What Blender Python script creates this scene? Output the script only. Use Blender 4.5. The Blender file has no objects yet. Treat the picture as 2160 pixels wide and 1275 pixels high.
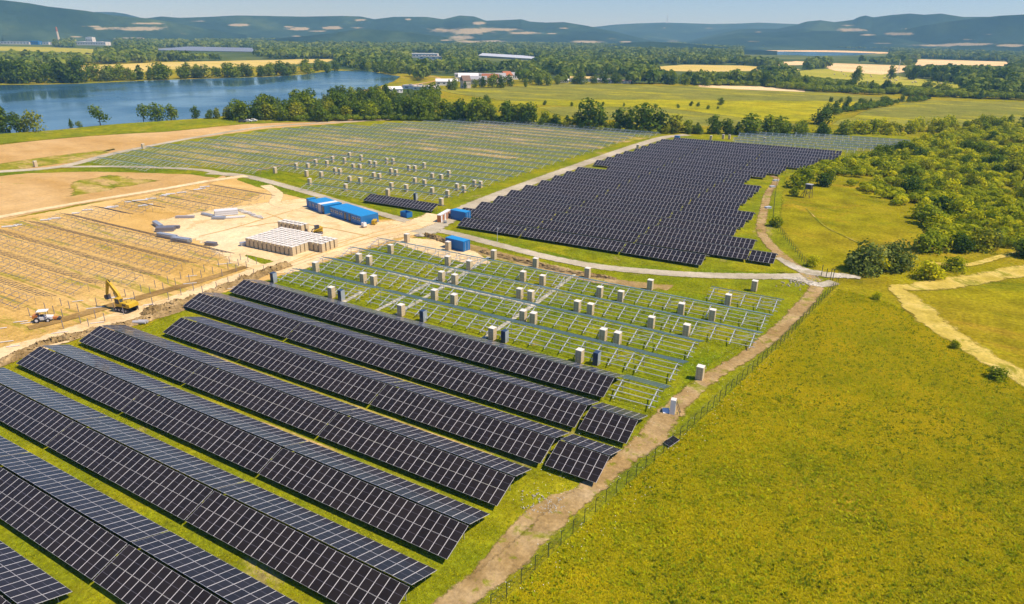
import bpy, math, random
import numpy as np
from math import sin, cos, radians, pi, sqrt, atan2
random.seed(7); RNG = np.random.default_rng(7)
SC = bpy.context.scene
COL = SC.collection

# ------------------------------------------------------------------ camera
F_PX, PITCH, ROLL, YAW, H0 = 1422.9, 0.3784, 0.0138, -0.5221, 50.3
c, s = cos(YAW), sin(YAW)
UX = np.array([c, s]); UY = np.array([-s, c])      # table-row axis / across-row axis, seen in the camera's ground frame
def g2w(v):                                        # camera ground frame -> world (x along the rows, y across them)
    return np.array([v[0]*UX[0]+v[1]*UX[1], v[0]*UY[0]+v[1]*UY[1], v[2]])
fw = np.array([0, cos(PITCH), -sin(PITCH)]); rt = np.array([1., 0, 0]); up = np.cross(rt, fw)
R2 = cos(ROLL)*rt + sin(ROLL)*up; U2 = -sin(ROLL)*rt + cos(ROLL)*up
R2w, U2w, FWw = g2w(R2), g2w(U2), g2w(fw)
CAMPOS = np.array([0, 0, H0])
cam = bpy.data.cameras.new('camera'); camo = bpy.data.objects.new('camera', cam); COL.objects.link(camo)
cam.sensor_width = 36; cam.lens = 36*F_PX/2160; cam.clip_start = .5; cam.clip_end = 60000
from mathutils import Matrix, Vector
M = Matrix(((R2w[0], U2w[0], -FWw[0], 0), (R2w[1], U2w[1], -FWw[1], 0), (R2w[2], U2w[2], -FWw[2], H0), (0, 0, 0, 1)))
camo.matrix_world = M
SC.camera = camo

# ------------------------------------------------------------------ sky, sun, exposure
SUN_EL = radians(57)
sv = g2w(np.array([0.97, -0.20, 0])); SUN_AZ = atan2(sv[0], sv[1])
W = bpy.data.worlds.new('World'); SC.world = W; W.use_nodes = True
nt = W.node_tree
sky = nt.nodes.new('ShaderNodeTexSky'); sky.sky_type = 'NISHITA'; sky.sun_disc = False
sky.sun_elevation = SUN_EL; sky.sun_rotation = SUN_AZ; sky.altitude = 200; sky.air_density = 1.0; sky.dust_density = 0.0; sky.ozone_density = 5.0
bg = nt.nodes['Background']; bg.inputs[1].default_value = 0.083
tint = nt.nodes.new('ShaderNodeMix'); tint.data_type = 'RGBA'; tint.blend_type = 'MULTIPLY'; tint.inputs[0].default_value = 1; tint.inputs[7].default_value = (.74, 1.0, 1.66, 1)
nt.links.new(sky.outputs[0], tint.inputs[6]); nt.links.new(tint.outputs[2], bg.inputs[0])
sl = bpy.data.lights.new('sun', 'SUN'); sl.energy = 5.0; sl.angle = radians(.53); sl.color = (1, .90, .72)
so = bpy.data.objects.new('sun', sl); COL.objects.link(so)
sd = Vector((sin(SUN_AZ)*cos(SUN_EL), cos(SUN_AZ)*cos(SUN_EL), sin(SUN_EL)))
so.rotation_euler = sd.to_track_quat('Z', 'Y').to_euler(); so.location = (100, 100, 300)
SC.view_settings.view_transform = 'Standard'; SC.view_settings.look = 'None'
SC.view_settings.exposure = 0.26; SC.view_settings.gamma = 1
SC.render.engine = 'CYCLES'
SC.cycles.max_bounces = 6; SC.cycles.transparent_max_bounces = 12; SC.cycles.diffuse_bounces = 1; SC.cycles.glossy_bounces = 2

# ------------------------------------------------------------------ helpers
def S(px, py, h=0.0):
    """survey: the point on the plane z=h that the photograph shows at (px,py)"""
    ray = FWw + R2w*(px-1080)/F_PX - U2w*(py-637.5)/F_PX
    k = (H0-h)/-ray[2]
    return (ray[0]*k, ray[1]*k)
def P(x, y, z=0.0):
    v = np.array([x, y, z-H0]); zz = v@FWw
    return 1080+F_PX*(v@R2w)/zz, 637.5-F_PX*(v@U2w)/zz
def D(xc, yc):                                    # heading in camera ground frame -> world unit vector
    v = g2w(np.array([xc, yc, 0])); n = sqrt(v[0]**2+v[1]**2); return v[0]/n, v[1]/n
def tag(o, label=None, cat=None, group=None, kind=None):
    if label: o['label'] = label
    if cat: o['category'] = cat
    if group: o['group'] = group
    if kind: o['kind'] = kind
    return o
def empty(name, loc, rz=0.0):
    o = bpy.data.objects.new(name, None); COL.objects.link(o); o.location = loc; o.rotation_euler = (0, 0, rz); o.empty_display_size = .5
    return o
def link(name, me, parent=None, loc=None, rz=None, sc=None, rot=None):
    o = bpy.data.objects.new(name, me); COL.objects.link(o)
    if parent is not None: o.parent = parent
    if loc is not None: o.location = loc
    if rz is not None: o.rotation_euler = (0, 0, rz)
    if rot is not None: o.rotation_euler = rot
    if sc is not None: o.scale = sc
    return o
class MB:
    def __init__(s): s.v = []; s.f = []; s.m = []; s.o = 0
    def add(s, vs, fs, mi=0):
        b = len(s.v); s.v += [tuple(v) for v in vs]
        for f in fs: s.f.append(tuple(i+b for i in f)); s.m.append(mi)
    def box(s, c, d, mi=0, rz=0.0, tilt=0.0, taper=1.0):
        """c centre, d full size; tilt about local x then rz about z; taper scales the top"""
        vs = []
        for z in (-.5, .5):
            k = taper if z > 0 else 1
            for x, y in ((-.5, -.5), (.5, -.5), (.5, .5), (-.5, .5)):
                X, Y, Z = x*d[0]*k, y*d[1]*k, z*d[2]
                Y, Z = Y*cos(tilt)-Z*sin(tilt), Y*sin(tilt)+Z*cos(tilt)
                X, Y = X*cos(rz)-Y*sin(rz), X*sin(rz)+Y*cos(rz)
                vs.append((c[0]+X, c[1]+Y, c[2]+Z))
        s.add(vs, [(0, 3, 2, 1), (4, 5, 6, 7), (0, 1, 5, 4), (1, 2, 6, 5), (2, 3, 7, 6), (3, 0, 4, 7)], mi)
        return s
    def beam(s, a, b, w, h=None, mi=0):
        h = h or w; a = Vector(a); b = Vector(b); d = (b-a).normalized()
        u = d.cross(Vector((0, 0, 1)))
        if u.length < 1e-3: u = Vector((1, 0, 0))
        u.normalize(); v = u.cross(d)
        vs = []
        for p in (a, b):
            for x, y in ((-.5, -.5), (.5, -.5), (.5, .5), (-.5, .5)): vs.append(p+u*x*w+v*y*h)
        s.add(vs, [(0, 1, 2, 3), (7, 6, 5, 4), (0, 4, 5, 1), (1, 5, 6, 2), (2, 6, 7, 3), (3, 7, 4, 0)], mi)
        return s
    def cyl(s, a, b, r, r2=None, n=10, mi=0):
        r2 = r if r2 is None else r2; a = Vector(a); b = Vector(b); d = (b-a).normalized()
        u = d.cross(Vector((0, 0, 1)))
        if u.length < 1e-3: u = Vector((1, 0, 0))
        u.normalize(); v = u.cross(d); vs = []
        for p, q in ((a, r), (b, r2)):
            for i in range(n): t = 2*pi*i/n; vs.append(p+u*cos(t)*q+v*sin(t)*q)
        fs = [(i, (i+1) % n, n+(i+1) % n, n+i) for i in range(n)]+[tuple(range(n-1, -1, -1)), tuple(range(n, 2*n))]
        s.add(vs, fs, mi); return s
    def extrude(s, prof, y0, y1, mi=0):
        """profile of (x,z) points extruded along y"""
        n = len(prof); vs = [(x, y0, z) for x, z in prof]+[(x, y1, z) for x, z in prof]
        s.add(vs, [(i, (i+1) % n, n+(i+1) % n, n+i) for i in range(n)]+[tuple(range(n-1, -1, -1)), tuple(range(n, 2*n))], mi); return s
    def mesh(s, name, mats):
        me = bpy.data.meshes.new(name); me.from_pydata(s.v, [], s.f)
        for m in (mats if isinstance(mats, (list, tuple)) else [mats]): me.materials.append(m)
        if any(s.m): me.polygons.foreach_set('material_index', s.m)
        me.update(); return me
    def build(s, name, mats, parent=None, loc=None, rz=None):
        return link(name, s.mesh(name, mats), parent, loc, rz)
def np_mesh(name, V, F, mats, attrs=None, mi=None, smooth=False):
    """V (n,3), F (m,k) constant k"""
    me = bpy.data.meshes.new(name); V = np.asarray(V, dtype=np.float32); F = np.asarray(F, dtype=np.int32); k = F.shape[1]
    me.vertices.add(len(V)); me.vertices.foreach_set('co', V.ravel())
    me.loops.add(F.size); me.loops.foreach_set('vertex_index', F.ravel())
    me.polygons.add(len(F)); me.polygons.foreach_set('loop_start', np.arange(0, F.size, k, dtype=np.int32)); me.polygons.foreach_set('loop_total', np.full(len(F), k, dtype=np.int32))
    for m in (mats if isinstance(mats, (list, tuple)) else [mats]): me.materials.append(m)
    if mi is not None: me.polygons.foreach_set('material_index', np.asarray(mi, dtype=np.int32))
    for a, (dom, arr) in (attrs or {}).items():
        at = me.attributes.new(a, 'FLOAT', dom); at.data.foreach_set('value', np.asarray(arr, dtype=np.float32))
    if smooth: me.polygons.foreach_set('use_smooth', np.ones(len(F), dtype=bool))
    me.update(calc_edges=True); me.validate(); return me

# ------------------------------------------------------------------ materials
def mat(name):
    m = bpy.data.materials.new(name); m.use_nodes = True; return m, m.node_tree.nodes, m.node_tree.links, m.node_tree.nodes['Principled BSDF']
def simple(name, col, rough=.6, metal=0.0, var=.12, scale=3.0, spec=.5):
    m, N, L, b = mat(name)
    tc = N.new('ShaderNodeTexCoord'); no = N.new('ShaderNodeTexNoise'); no.inputs['Scale'].default_value = scale; no.inputs['Detail'].default_value = 4
    L.new(tc.outputs['Object'], no.inputs['Vector'])
    mx = N.new('ShaderNodeMix'); mx.data_type = 'RGBA'
    mx.inputs[6].default_value = tuple(x*(1-var) for x in col)+(1,); mx.inputs[7].default_value = tuple(min(1, x*(1+var)) for x in col)+(1,)
    L.new(no.outputs[0], mx.inputs[0]); L.new(mx.outputs[2], b.inputs['Base Color'])
    b.inputs['Roughness'].default_value = rough; b.inputs['Metallic'].default_value = metal
    if 'Specular IOR Level' in b.inputs: b.inputs['Specular IOR Level'].default_value = spec
    return m
def ramp(N, pts):
    r = N.new('ShaderNodeValToRGB'); e = r.color_ramp.elements
    while len(e) < len(pts): e.new(.5)
    for k, (p, cc) in enumerate(pts): e[k].position = p; e[k].color = (*cc, 1) if len(cc) == 3 else cc
    return r
def noise(N, L, vec, scale, detail=5, rough=.55, dist=0.0):
    n = N.new('ShaderNodeTexNoise'); n.inputs['Scale'].default_value = scale; n.inputs['Detail'].default_value = detail
    n.inputs['Roughness'].default_value = rough; n.inputs['Distortion'].default_value = dist
    L.new(vec, n.inputs['Vector']); return n.outputs[0]
def math_(N, L, op, a, b=None, clamp=False):
    n = N.new('ShaderNodeMath'); n.operation = op; n.use_clamp = clamp
    for i, x in enumerate((a, b)):
        if x is None: continue
        if isinstance(x, (int, float)): n.inputs[i].default_value = x
        else: L.new(x, n.inputs[i])
    return n.outputs[0]
def mixc(N, L, fac, a, b, mode='MIX'):
    n = N.new('ShaderNodeMix'); n.data_type = 'RGBA'; n.blend_type = mode
    for i, x in ((0, fac), (6, a), (7, b)):
        if isinstance(x, (int, float)): n.inputs[i].default_value = x
        elif isinstance(x, tuple): n.inputs[i].default_value = (*x, 1)
        else: L.new(x, n.inputs[i])
    return n.outputs[2]
def mapped(N, L, sx=1, sy=1, rot=0.0):
    tc = N.new('ShaderNodeTexCoord'); mp = N.new('ShaderNodeMapping'); mp.inputs['Scale'].default_value = (sx, sy, 1); mp.inputs['Rotation'].default_value = (0, 0, rot)
    L.new(tc.outputs['Object'], mp.inputs['Vector']); return mp.outputs[0]
def ground_mat(name, cols, s1=.02, s2=.25, s3=2.5, stretch=(1, 1), rot=0.0, patch=None, edge=False, edge_scale=.6, bump=.5, fine_amt=.35, bumpd=.15, patch2=None):
    """cols: three colours mixed by broad noise; patch=(colour, scale, threshold) adds worn spots; edge=True fades a ragged border"""
    m, N, L, b = mat(name); v = mapped(N, L, *stretch, rot); v0 = mapped(N, L)
    n1 = noise(N, L, v, s1, 6, .62, .3)
    r = ramp(N, [(.36, cols[0]), (.5, cols[1]), (.64, cols[2])]); L.new(n1, r.inputs[0]); colr = r.outputs[0]
    n2 = noise(N, L, v0, s2, 6, .65)
    k = math_(N, L, 'MULTIPLY_ADD', n2, fine_amt*4.4); N[-1].inputs[2].default_value = 1-fine_amt*2.2
    n3 = noise(N, L, v0, s3, 4, .7)
    k3 = math_(N, L, 'MULTIPLY_ADD', n3, fine_amt*5); N[-1].inputs[2].default_value = 1-fine_amt*2.5
    kk = math_(N, L, 'MULTIPLY', k, k3)
    cmb = N.new('ShaderNodeCombineColor')
    for i in range(3): L.new(kk, cmb.inputs[i])
    colr = mixc(N, L, 1.0, colr, cmb.outputs[0], 'MULTIPLY')
    for pt in (patch, patch2):
        if pt:
            pn = noise(N, L, v, pt[1], 6, .7, .5)
            pr = ramp(N, [(pt[2], (0, 0, 0)), (pt[2]+.07, (1, 1, 1))]); L.new(pn, pr.inputs[0])
            fac = math_(N, L, 'MULTIPLY', pr.outputs[0], pt[3] if len(pt) > 3 else .85)
            pc = mixc(N, L, 1.0, pt[0], cmb.outputs[0], 'MULTIPLY')
            colr = mixc(N, L, fac, colr, pc)
    L.new(colr, b.inputs['Base Color']); b.inputs['Roughness'].default_value = .95; b.inputs['Specular IOR Level'].default_value = 0
    if bump:
        bp = N.new('ShaderNodeBump'); bp.inputs['Strength'].default_value = bump; bp.inputs['Distance'].default_value = bumpd
        L.new(n3, bp.inputs['Height']); L.new(bp.outputs[0], b.inputs['Normal'])
    if edge:
        at = N.new('ShaderNodeAttribute'); at.attribute_name = 'edge'
        en = noise(N, L, v0, edge_scale, 6, .7)
        e2 = math_(N, L, 'MULTIPLY_ADD', en, 2.2); N[-1].inputs[2].default_value = -1.1
        a0 = math_(N, L, 'MULTIPLY_ADD', at.outputs['Fac'], 1.9); N[-1].inputs[2].default_value = -.75
        a1 = math_(N, L, 'ADD', a0, e2)
        a2 = math_(N, L, 'MULTIPLY_ADD', a1, 3.0, True); N[-1].inputs[2].default_value = .5
        tr = N.new('ShaderNodeBsdfTransparent'); ms = N.new('ShaderNodeMixShader')
        L.new(a2, ms.inputs[0]); L.new(tr.outputs[0], ms.inputs[1]); L.new(b.outputs[0], ms.inputs[2])
        L.new(ms.outputs[0], N['Material Output'].inputs['Surface'])
    return m
G_Y = (.27, .245, .007); G_M = (.20, .205, .007); G_G = (.165, .20, .008)
M_meadow = ground_mat('meadow', [G_M, G_Y, (.30, .24, .012)], s1=.012, s2=.12, s3=1.3, stretch=(1, 1.6), rot=.5, patch=((.36, .24, .02), .03, .56, .7), patch2=((.12, .16, .008), .05, .58, .6), fine_amt=.38, bump=.9, bumpd=.5)
M_grass = ground_mat('field_grass', [G_G, (.21, .23, .008), (.30, .275, .010)], s1=.06, s2=.3, s3=1.6, patch=((.40, .31, .13), .05, .60, .75), edge=True, bump=.9, bumpd=.4, fine_amt=.36)
M_grass_lush = ground_mat('lush_grass', [(.125, .18, .006), (.175, .215, .007), (.25, .25, .009)], s1=.07, s2=.4, s3=1.6, edge=True, bump=.9, bumpd=.4, fine_amt=.34, patch=((.38, .27, .09), .09, .63, .6))
M_sand = ground_mat('sandy_ground', [(.52, .32, .09), (.60, .39, .13), (.68, .47, .19)], s1=.015, s2=.2, s3=1.4, stretch=(1, 2.2), rot=.35, patch=((.34, .30, .03), .05, .625, .6), edge=True, bump=.35, bumpd=.25, fine_amt=.12)
M_sandpale = ground_mat('pale_sand', [(.68, .50, .26), (.74, .56, .31), (.78, .61, .37)], s1=.03, s2=.2, s3=1.2, edge=True, bump=.4, fine_amt=.16, patch=((.58, .39, .16), .16, .54, .6))
M_sandrow = ground_mat('sandy_rows_weeds', [(.48, .30, .07), (.57, .37, .12), (.65, .45, .18)], s1=.04, s2=.4, s3=1.6, stretch=(.12, 1), patch=((.26, .25, .02), .3, .54, .7), edge=True, bump=.4, fine_amt=.2)
M_tan = ground_mat('bare_tan_field', [(.47, .29, .10), (.53, .345, .14), (.59, .40, .18)], s1=.015, s2=.15, s3=1., stretch=(1, 2.5), rot=.5, patch=((.25, .25, .02), .028, .64, .8), edge=True, edge_scale=.1, bump=.3, fine_amt=.12)
M_weedy = ground_mat('weedy_ground', [(.17, .20, .012), (.30, .27, .03), (.48, .34, .13)], s1=.09, s2=.3, s3=1.6, stretch=(.6, 1.6), rot=.5, edge=True, edge_scale=.25, bump=.5, fine_amt=.3, patch=((.52, .35, .15), .12, .55, .8))
M_gravel = ground_mat('gravel_road', [(.36, .31, .21), (.44, .39, .28), (.52, .46, .34)], s1=.06, s2=.5, s3=2.5, edge=True, bump=.4, bumpd=.1, fine_amt=.15)
M_whitegravel = ground_mat('white_gravel', [(.34, .30, .20), (.46, .42, .32), (.60, .56, .47)], s1=.2, s2=.8, s3=3, edge=True, edge_scale=.9, bump=.4, fine_amt=.2)
M_stone = ground_mat('crushed_stone', [(.34, .33, .22), (.46, .44, .34), (.60, .57, .48)], s1=.5, s2=1.2, s3=4, edge=True, edge_scale=1.6, bump=.4, fine_amt=.3)
M_dirt = ground_mat('worn_dirt_track', [(.28, .185, .07), (.36, .25, .11), (.46, .34, .18)], s1=.12, s2=.5, s3=2.2, edge=True, edge_scale=.5, bump=.5, fine_amt=.24, patch=((.20, .21, .012), .45, .56, .85), patch2=((.21, .22, .012), .12, .56, .85))
M_straw = ground_mat('straw_track', [(.42, .33, .05), (.56, .43, .10), (.66, .52, .17)], s1=.12, s2=.4, s3=2, stretch=(1, 1), edge=True, edge_scale=.3, bump=.4, fine_amt=.18, patch=((.24, .23, .012), .12, .52, .85))
M_trench = ground_mat('trench_soil', [(.24, .15, .05), (.31, .20, .07), (.38, .25, .10)], s1=.1, s2=.4, s3=1.5, bump=.6, fine_amt=.2)
M_soil = ground_mat('spoil_soil', [(.24, .165, .07), (.33, .235, .11), (.44, .32, .16)], s1=.25, s2=.6, s3=2.0, bump=.8, bumpd=.3, fine_amt=.35, patch=((.14, .16, .02), .3, .60, .7))
M_olive = ground_mat('olive_meadow', [(.17, .185, .03), (.21, .21, .04), (.33, .31, .015)], s1=.012, s2=.06, s3=.4, stretch=(1, 3), rot=.45, edge=True, edge_scale=.03, bump=.4, fine_amt=.3, patch=((.20, .21, .03), .03, .55, .7))
M_yellowm = ground_mat('yellow_meadow', [(.25, .25, .012), (.33, .31, .010), (.39, .34, .012)], s1=.01, s2=.06, s3=.4, stretch=(1, 3), rot=.45, edge=True, edge_scale=.03, bump=.4, fine_amt=.3, patch=((.20, .21, .03), .03, .55, .7))
M_gold = ground_mat('golden_field', [(.52, .42, .10), (.58, .46, .13), (.62, .48, .18)], s1=.01, s2=.05, s3=.3, stretch=(1, 2), edge=True, edge_scale=.02, bump=0, fine_amt=.08)
M_wheat = ground_mat('stubble_field', [(.68, .50, .24), (.74, .55, .28), (.77, .60, .34)], s1=.006, s2=.05, s3=.3, stretch=(1, 2), edge=True, edge_scale=.02, bump=0, fine_amt=.06)
M_balefield = ground_mat('mown_field', [(.30, .31, .03), (.36, .35, .04), (.42, .38, .06)], s1=.01, s2=.05, s3=.3, stretch=(1, 3), edge=True, edge_scale=.02, bump=0, fine_amt=.1)
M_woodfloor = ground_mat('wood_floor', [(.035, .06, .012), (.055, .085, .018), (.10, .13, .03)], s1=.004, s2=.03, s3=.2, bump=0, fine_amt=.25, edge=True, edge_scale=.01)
M_plain = ground_mat('valley_floor', [(.05, .085, .02), (.085, .12, .03), (.17, .19, .05)], s1=.0025, s2=.01, s3=.06, bump=0, fine_amt=.25, edge=True, edge_scale=.006)

def water_mat():
    m, N, L, b = mat('lake_water'); v = mapped(N, L, 1, 1, .5)
    b.inputs['Base Color'].default_value = (.035, .105, .16, 1); b.inputs['Roughness'].default_value = .06; b.inputs['IOR'].default_value = 1.333
    n1 = noise(N, L, v, .35, 3, .5); n2 = noise(N, L, v, .012, 3, .5)
    r = ramp(N, [(.4, (.08, .08, .08)), (.62, (.28, .28, .28))]); L.new(n2, r.inputs[0])
    L.new(r.outputs[0], b.inputs['Roughness'])
    bp = N.new('ShaderNodeBump'); bp.inputs['Strength'].default_value = .12; bp.inputs['Distance'].default_value = .25; L.new(n1, bp.inputs['Height']); L.new(bp.outputs[0], b.inputs['Normal'])
    return m
M_water = water_mat()
M_alu = simple('aluminium_frame', (.66, .64, .63), .45, .0, .04, 5)
M_galv = simple('galvanised_steel', (.62, .65, .67), .42, .35, .10, 1.5)
M_darkrail = simple('dark_rail_steel', (.10, .10, .13), .5, .2, .1, 1.5)
M_railblue = simple('shaded_rail_steel', (.30, .43, .47), .45, .2, .12, 1.5)  # steel of the rear rails, their bluish sky-lit shade put into the colour
M_postst = simple('post_steel', (.30, .31, .32), .55, .2, .1, 2)
M_galvdark = simple('dull_steel', (.26, .26, .30), .5, .4, .15, 1.5)
def glass_mat():
    m, N, L, b = mat('solar_glass')
    tc = N.new('ShaderNodeTexCoord'); oi = N.new('ShaderNodeObjectInfo')
    no = noise(N, L, tc.outputs['Object'], 1.2, 3)
    r = ramp(N, [(.0, (.013, .010, .008)), (1., (.027, .020, .016))]); L.new(oi.outputs['Random'], r.inputs[0])
    cc = mixc(N, L, no, r.outputs[0], (.022, .017, .013))
    L.new(cc, b.inputs['Base Color']); b.inputs['Roughness'].default_value = .13; b.inputs['IOR'].default_value = 1.33
    r2 = ramp(N, [(.3, (.09, .09, .09)), (.7, (.2, .2, .2))]); L.new(no, r2.inputs[0]); L.new(r2.outputs[0], b.inputs['Roughness'])
    b.inputs['Sheen Weight'].default_value = .40; b.inputs['Sheen Roughness'].default_value = .3; b.inputs['Sheen Tint'].default_value = (.95, .95, 1, 1)
    return m
M_glass = glass_mat()
M_cellline = simple('cell_divider', (.13, .12, .14), .4)
M_backsheet = simple('panel_underside', (.30, .31, .33), .6)
M_carton = simple('carton_board', (.60, .49, .30), .85, 0, .14, 2.5)
M_cartontop = simple('white_wrap_top', (.74, .70, .62), .7, 0, .05, 1)
M_pallet = simple('pallet_wood', (.36, .25, .13), .9, 0, .2, 4)
M_blue = simple('blue_paint', (.012, .16, .44), .45, 0, .12, 1.2)
M_blueroof = simple('blue_roof_paint', (.018, .27, .60), .5, 0, .2, 1.6)
M_white = simple('white_paint', (.80, .80, .79), .55, 0, .04, 1)
M_greypanel = simple('grey_panel', (.45, .44, .46), .6)
M_winframe = simple('window_frame', (.72, .72, .72), .5)
M_pane = simple('window_pane', (.05, .07, .09), .12)
M_orange = simple('orange_plastic', (.48, .17, .04), .6, 0, .25)
M_yel = simple('yellow_machine_paint', (.56, .36, .012), .6, 0, .35, 1.5)
M_rubber = simple('black_rubber', (.022, .022, .024), .8)
M_darkmet = simple('dark_metal', (.05, .05, .06), .5)
M_greyblue = simple('bundled_rails', (.42, .47, .53), .4, .3, .15, 2)
M_wood = simple('weathered_wood', (.16, .12, .075), .9, 0, .25, 3)
M_roofred = simple('red_roof_tiles', (.40, .14, .06), .85, 0, .15, .6)
M_roofbrown = simple('brown_roof_tiles', (.20, .13, .10), .85, 0, .15, .6)
M_roofgrey = simple('grey_roof', (.36, .37, .39), .7, 0, .1, .3)
M_wallcream = simple('cream_wall', (.62, .55, .42), .85, 0, .08, .4)
M_wallwhite = simple('white_wall', (.76, .75, .72), .8, 0, .05, .4)
M_wallblue = simple('pale_blue_wall', (.35, .48, .62), .7, 0, .08, .4)
M_post = simple('green_fence_paint', (.035, .075, .055), .5)
M_rock = simple('pale_rock', (.42, .38, .30), .9, 0, .2, 2)
M_bark = simple('bark', (.11, .08, .05), .95, 0, .25, 4)
M_bale = simple('straw_bale', (.70, .60, .40), .9, 0, .1, 2)
def leaf_mat(name, dark, mid, light, tr=.0):
    m, N, L, b = mat(name)
    at = N.new('ShaderNodeAttribute'); at.attribute_name = 'tone'; oi = N.new('ShaderNodeObjectInfo')
    f = math_(N, L, 'MULTIPLY_ADD', oi.outputs['Random'], .55); N[-1].inputs[2].default_value = -.27
    f2 = math_(N, L, 'ADD', at.outputs['Fac'], f, True)
    r = ramp(N, [(.0, dark), (.5, mid), (1., light)]); L.new(f2, r.inputs[0])
    L.new(r.outputs[0], b.inputs['Base Color']); b.inputs['Roughness'].default_value = .75; b.inputs['Specular IOR Level'].default_value = .04
    tl = N.new('ShaderNodeBsdfTranslucent'); L.new(r.outputs[0], tl.inputs[0]); ms = N.new('ShaderNodeMixShader'); ms.inputs[0].default_value = tr or .25
    L.new(b.outputs[0], ms.inputs[1]); L.new(tl.outputs[0], ms.inputs[2]); L.new(ms.outputs[0], N['Material Output'].inputs['Surface'])
    return m
M_leafdark = leaf_mat('dark_foliage', (.055, .10, .008), (.105, .175, .011), (.22, .29, .016), .35)
M_leafmid = leaf_mat('mid_foliage', (.09, .15, .007), (.19, .26, .010), (.35, .40, .015), .35)
M_leafyel = leaf_mat('yellow_green_foliage', (.16, .20, .008), (.29, .31, .012), (.42, .40, .02))
M_leafsilver = leaf_mat('silvery_foliage', (.11, .15, .02), (.19, .24, .035), (.33, .37, .08))
M_leafscrub = leaf_mat('scrub_foliage', (.10, .165, .005), (.38, .43, .007), (.78, .72, .012), .42)
M_leaffar = leaf_mat('far_foliage', (.055, .10, .012), (.12, .185, .018), (.26, .31, .035), .3)
M_blade = leaf_mat('grass_blades', (.32, .37, .006), (.63, .56, .009), (.82, .65, .016), .5)
M_blade2 = leaf_mat('park_blades', (.24, .34, .006), (.42, .50, .008), (.64, .60, .015), .5)
M_flower = simple('white_blossom', (.80, .80, .70), .8)

# ------------------------------------------------------------------ ground sheets
def jag(pts, step, amp, closed=True):
    """subdivide an outline and jitter it"""
    out = []; n = len(pts)
    for i in range(n if closed else n-1):
        a = np.array(pts[i]); b = np.array(pts[(i+1) % n]); L = np.linalg.norm(b-a); k = max(1, int(L/step))
        for j in range(k): out.append(a+(b-a)*j/k)
    if not closed: out.append(np.array(pts[-1]))
    out = np.array(out)
    return out+RNG.normal(0, amp, out.shape)
def catmull(pts, per=8):
    p = [np.array(q, float) for q in pts]; p = [2*p[0]-p[1]]+p+[2*p[-1]-p[-2]]; out = []
    for i in range(1, len(p)-2):
        for j in range(per):
            t = j/per; out.append(.5*((2*p[i])+(-p[i-1]+p[i+1])*t+(2*p[i-1]-5*p[i]+4*p[i+1]-p[i+2])*t*t+(-p[i-1]+3*p[i]-3*p[i+1]+p[i+2])*t**3))
    out.append(p[-2]); return np.array(out)
from mathutils.geometry import tessellate_polygon
ZN = [0]
def sheet(name, px, m, z, ew=2.0, kind='structure', label=None, cat=None, world=False, step=None):
    ZN[0] += 1; z += ZN[0]*.00037
    """flat patch with a ragged soft rim; px outline in survey pixels"""
    pts = [np.array(q if world else S(*q), float) for q in px]
    area = sum(pts[i][0]*pts[(i+1) % len(pts)][1]-pts[(i+1) % len(pts)][0]*pts[i][1] for i in range(len(pts)))
    if area < 0: pts = pts[::-1]
    o = jag(pts, step or ew*3, ew*.12); n = len(o)
    nx = np.roll(o, -1, 0)-np.roll(o, 1, 0); nx /= np.linalg.norm(nx, axis=1)[:, None]+1e-9; nrm = np.stack([nx[:, 1], -nx[:, 0]], 1)
    outer = o+nrm*ew*.5; inner = o-nrm*ew*.5
    V = [(x, y, z) for x, y in outer]+[(x, y, z) for x, y in inner]
    tri = tessellate_polygon([[Vector((x, y, 0)) for x, y in inner]])
    Fs = [(i, (i+1) % n, n+(i+1) % n, n+i) for i in range(n)]+[tuple(n+i for i in t) for t in tri]
    me = bpy.data.meshes.new(name); me.from_pydata(V, [], Fs); me.materials.append(m)
    at = me.attributes.new('edge', 'FLOAT', 'POINT'); at.data.foreach_set('value', [0.0]*n+[1.0]*n)
    me.update(); ob = link(name, me); tag(ob, kind=kind)
    return ob
def ribbon(name, px, w, m, z, world=False, kind='structure', soft=.45):
    ZN[0] += 1; z += ZN[0]*.00037
    q = catmull([q if world else S(*q) for q in px], 8)
    t = np.gradient(q, axis=0); t /= np.linalg.norm(t, axis=1)[:, None]; nn = np.stack([-t[:, 1], t[:, 0]], 1)
    w = np.interp(np.linspace(0, 1, len(q)), np.linspace(0, 1, len(w)), w) if isinstance(w, (list, tuple)) else np.full(len(q), w)
    V = []; E_ = []
    for i in range(len(q)):
        for k, e in ((-.5-soft*.4, 0), (-.5+soft*.5, 1), (.5-soft*.5, 1), (.5+soft*.4, 0)): V.append((*(q[i]+nn[i]*w[i]*k), z)); E_.append(float(e))
    Fs = [(4*i+k, 4*i+k+4, 4*i+k+5, 4*i+k+1) for i in range(len(q)-1) for k in range(3)]
    me = bpy.data.meshes.new(name); me.from_pydata(V, [], [f[::-1] for f in Fs]); me.materials.append(m)
    at = me.attributes.new('edge', 'FLOAT', 'POINT'); at.data.foreach_set('value', E_); me.update()
    ob = link(name, me); tag(ob, kind=kind); return ob
R = 6950
g = MB(); g.add([(-R, -R, 0), (R, -R, 0), (R, R, 0), (-R, R, 0)], [(0, 1, 2, 3)]); tag(g.build('ground', M_meadow), kind='structure')
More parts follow.
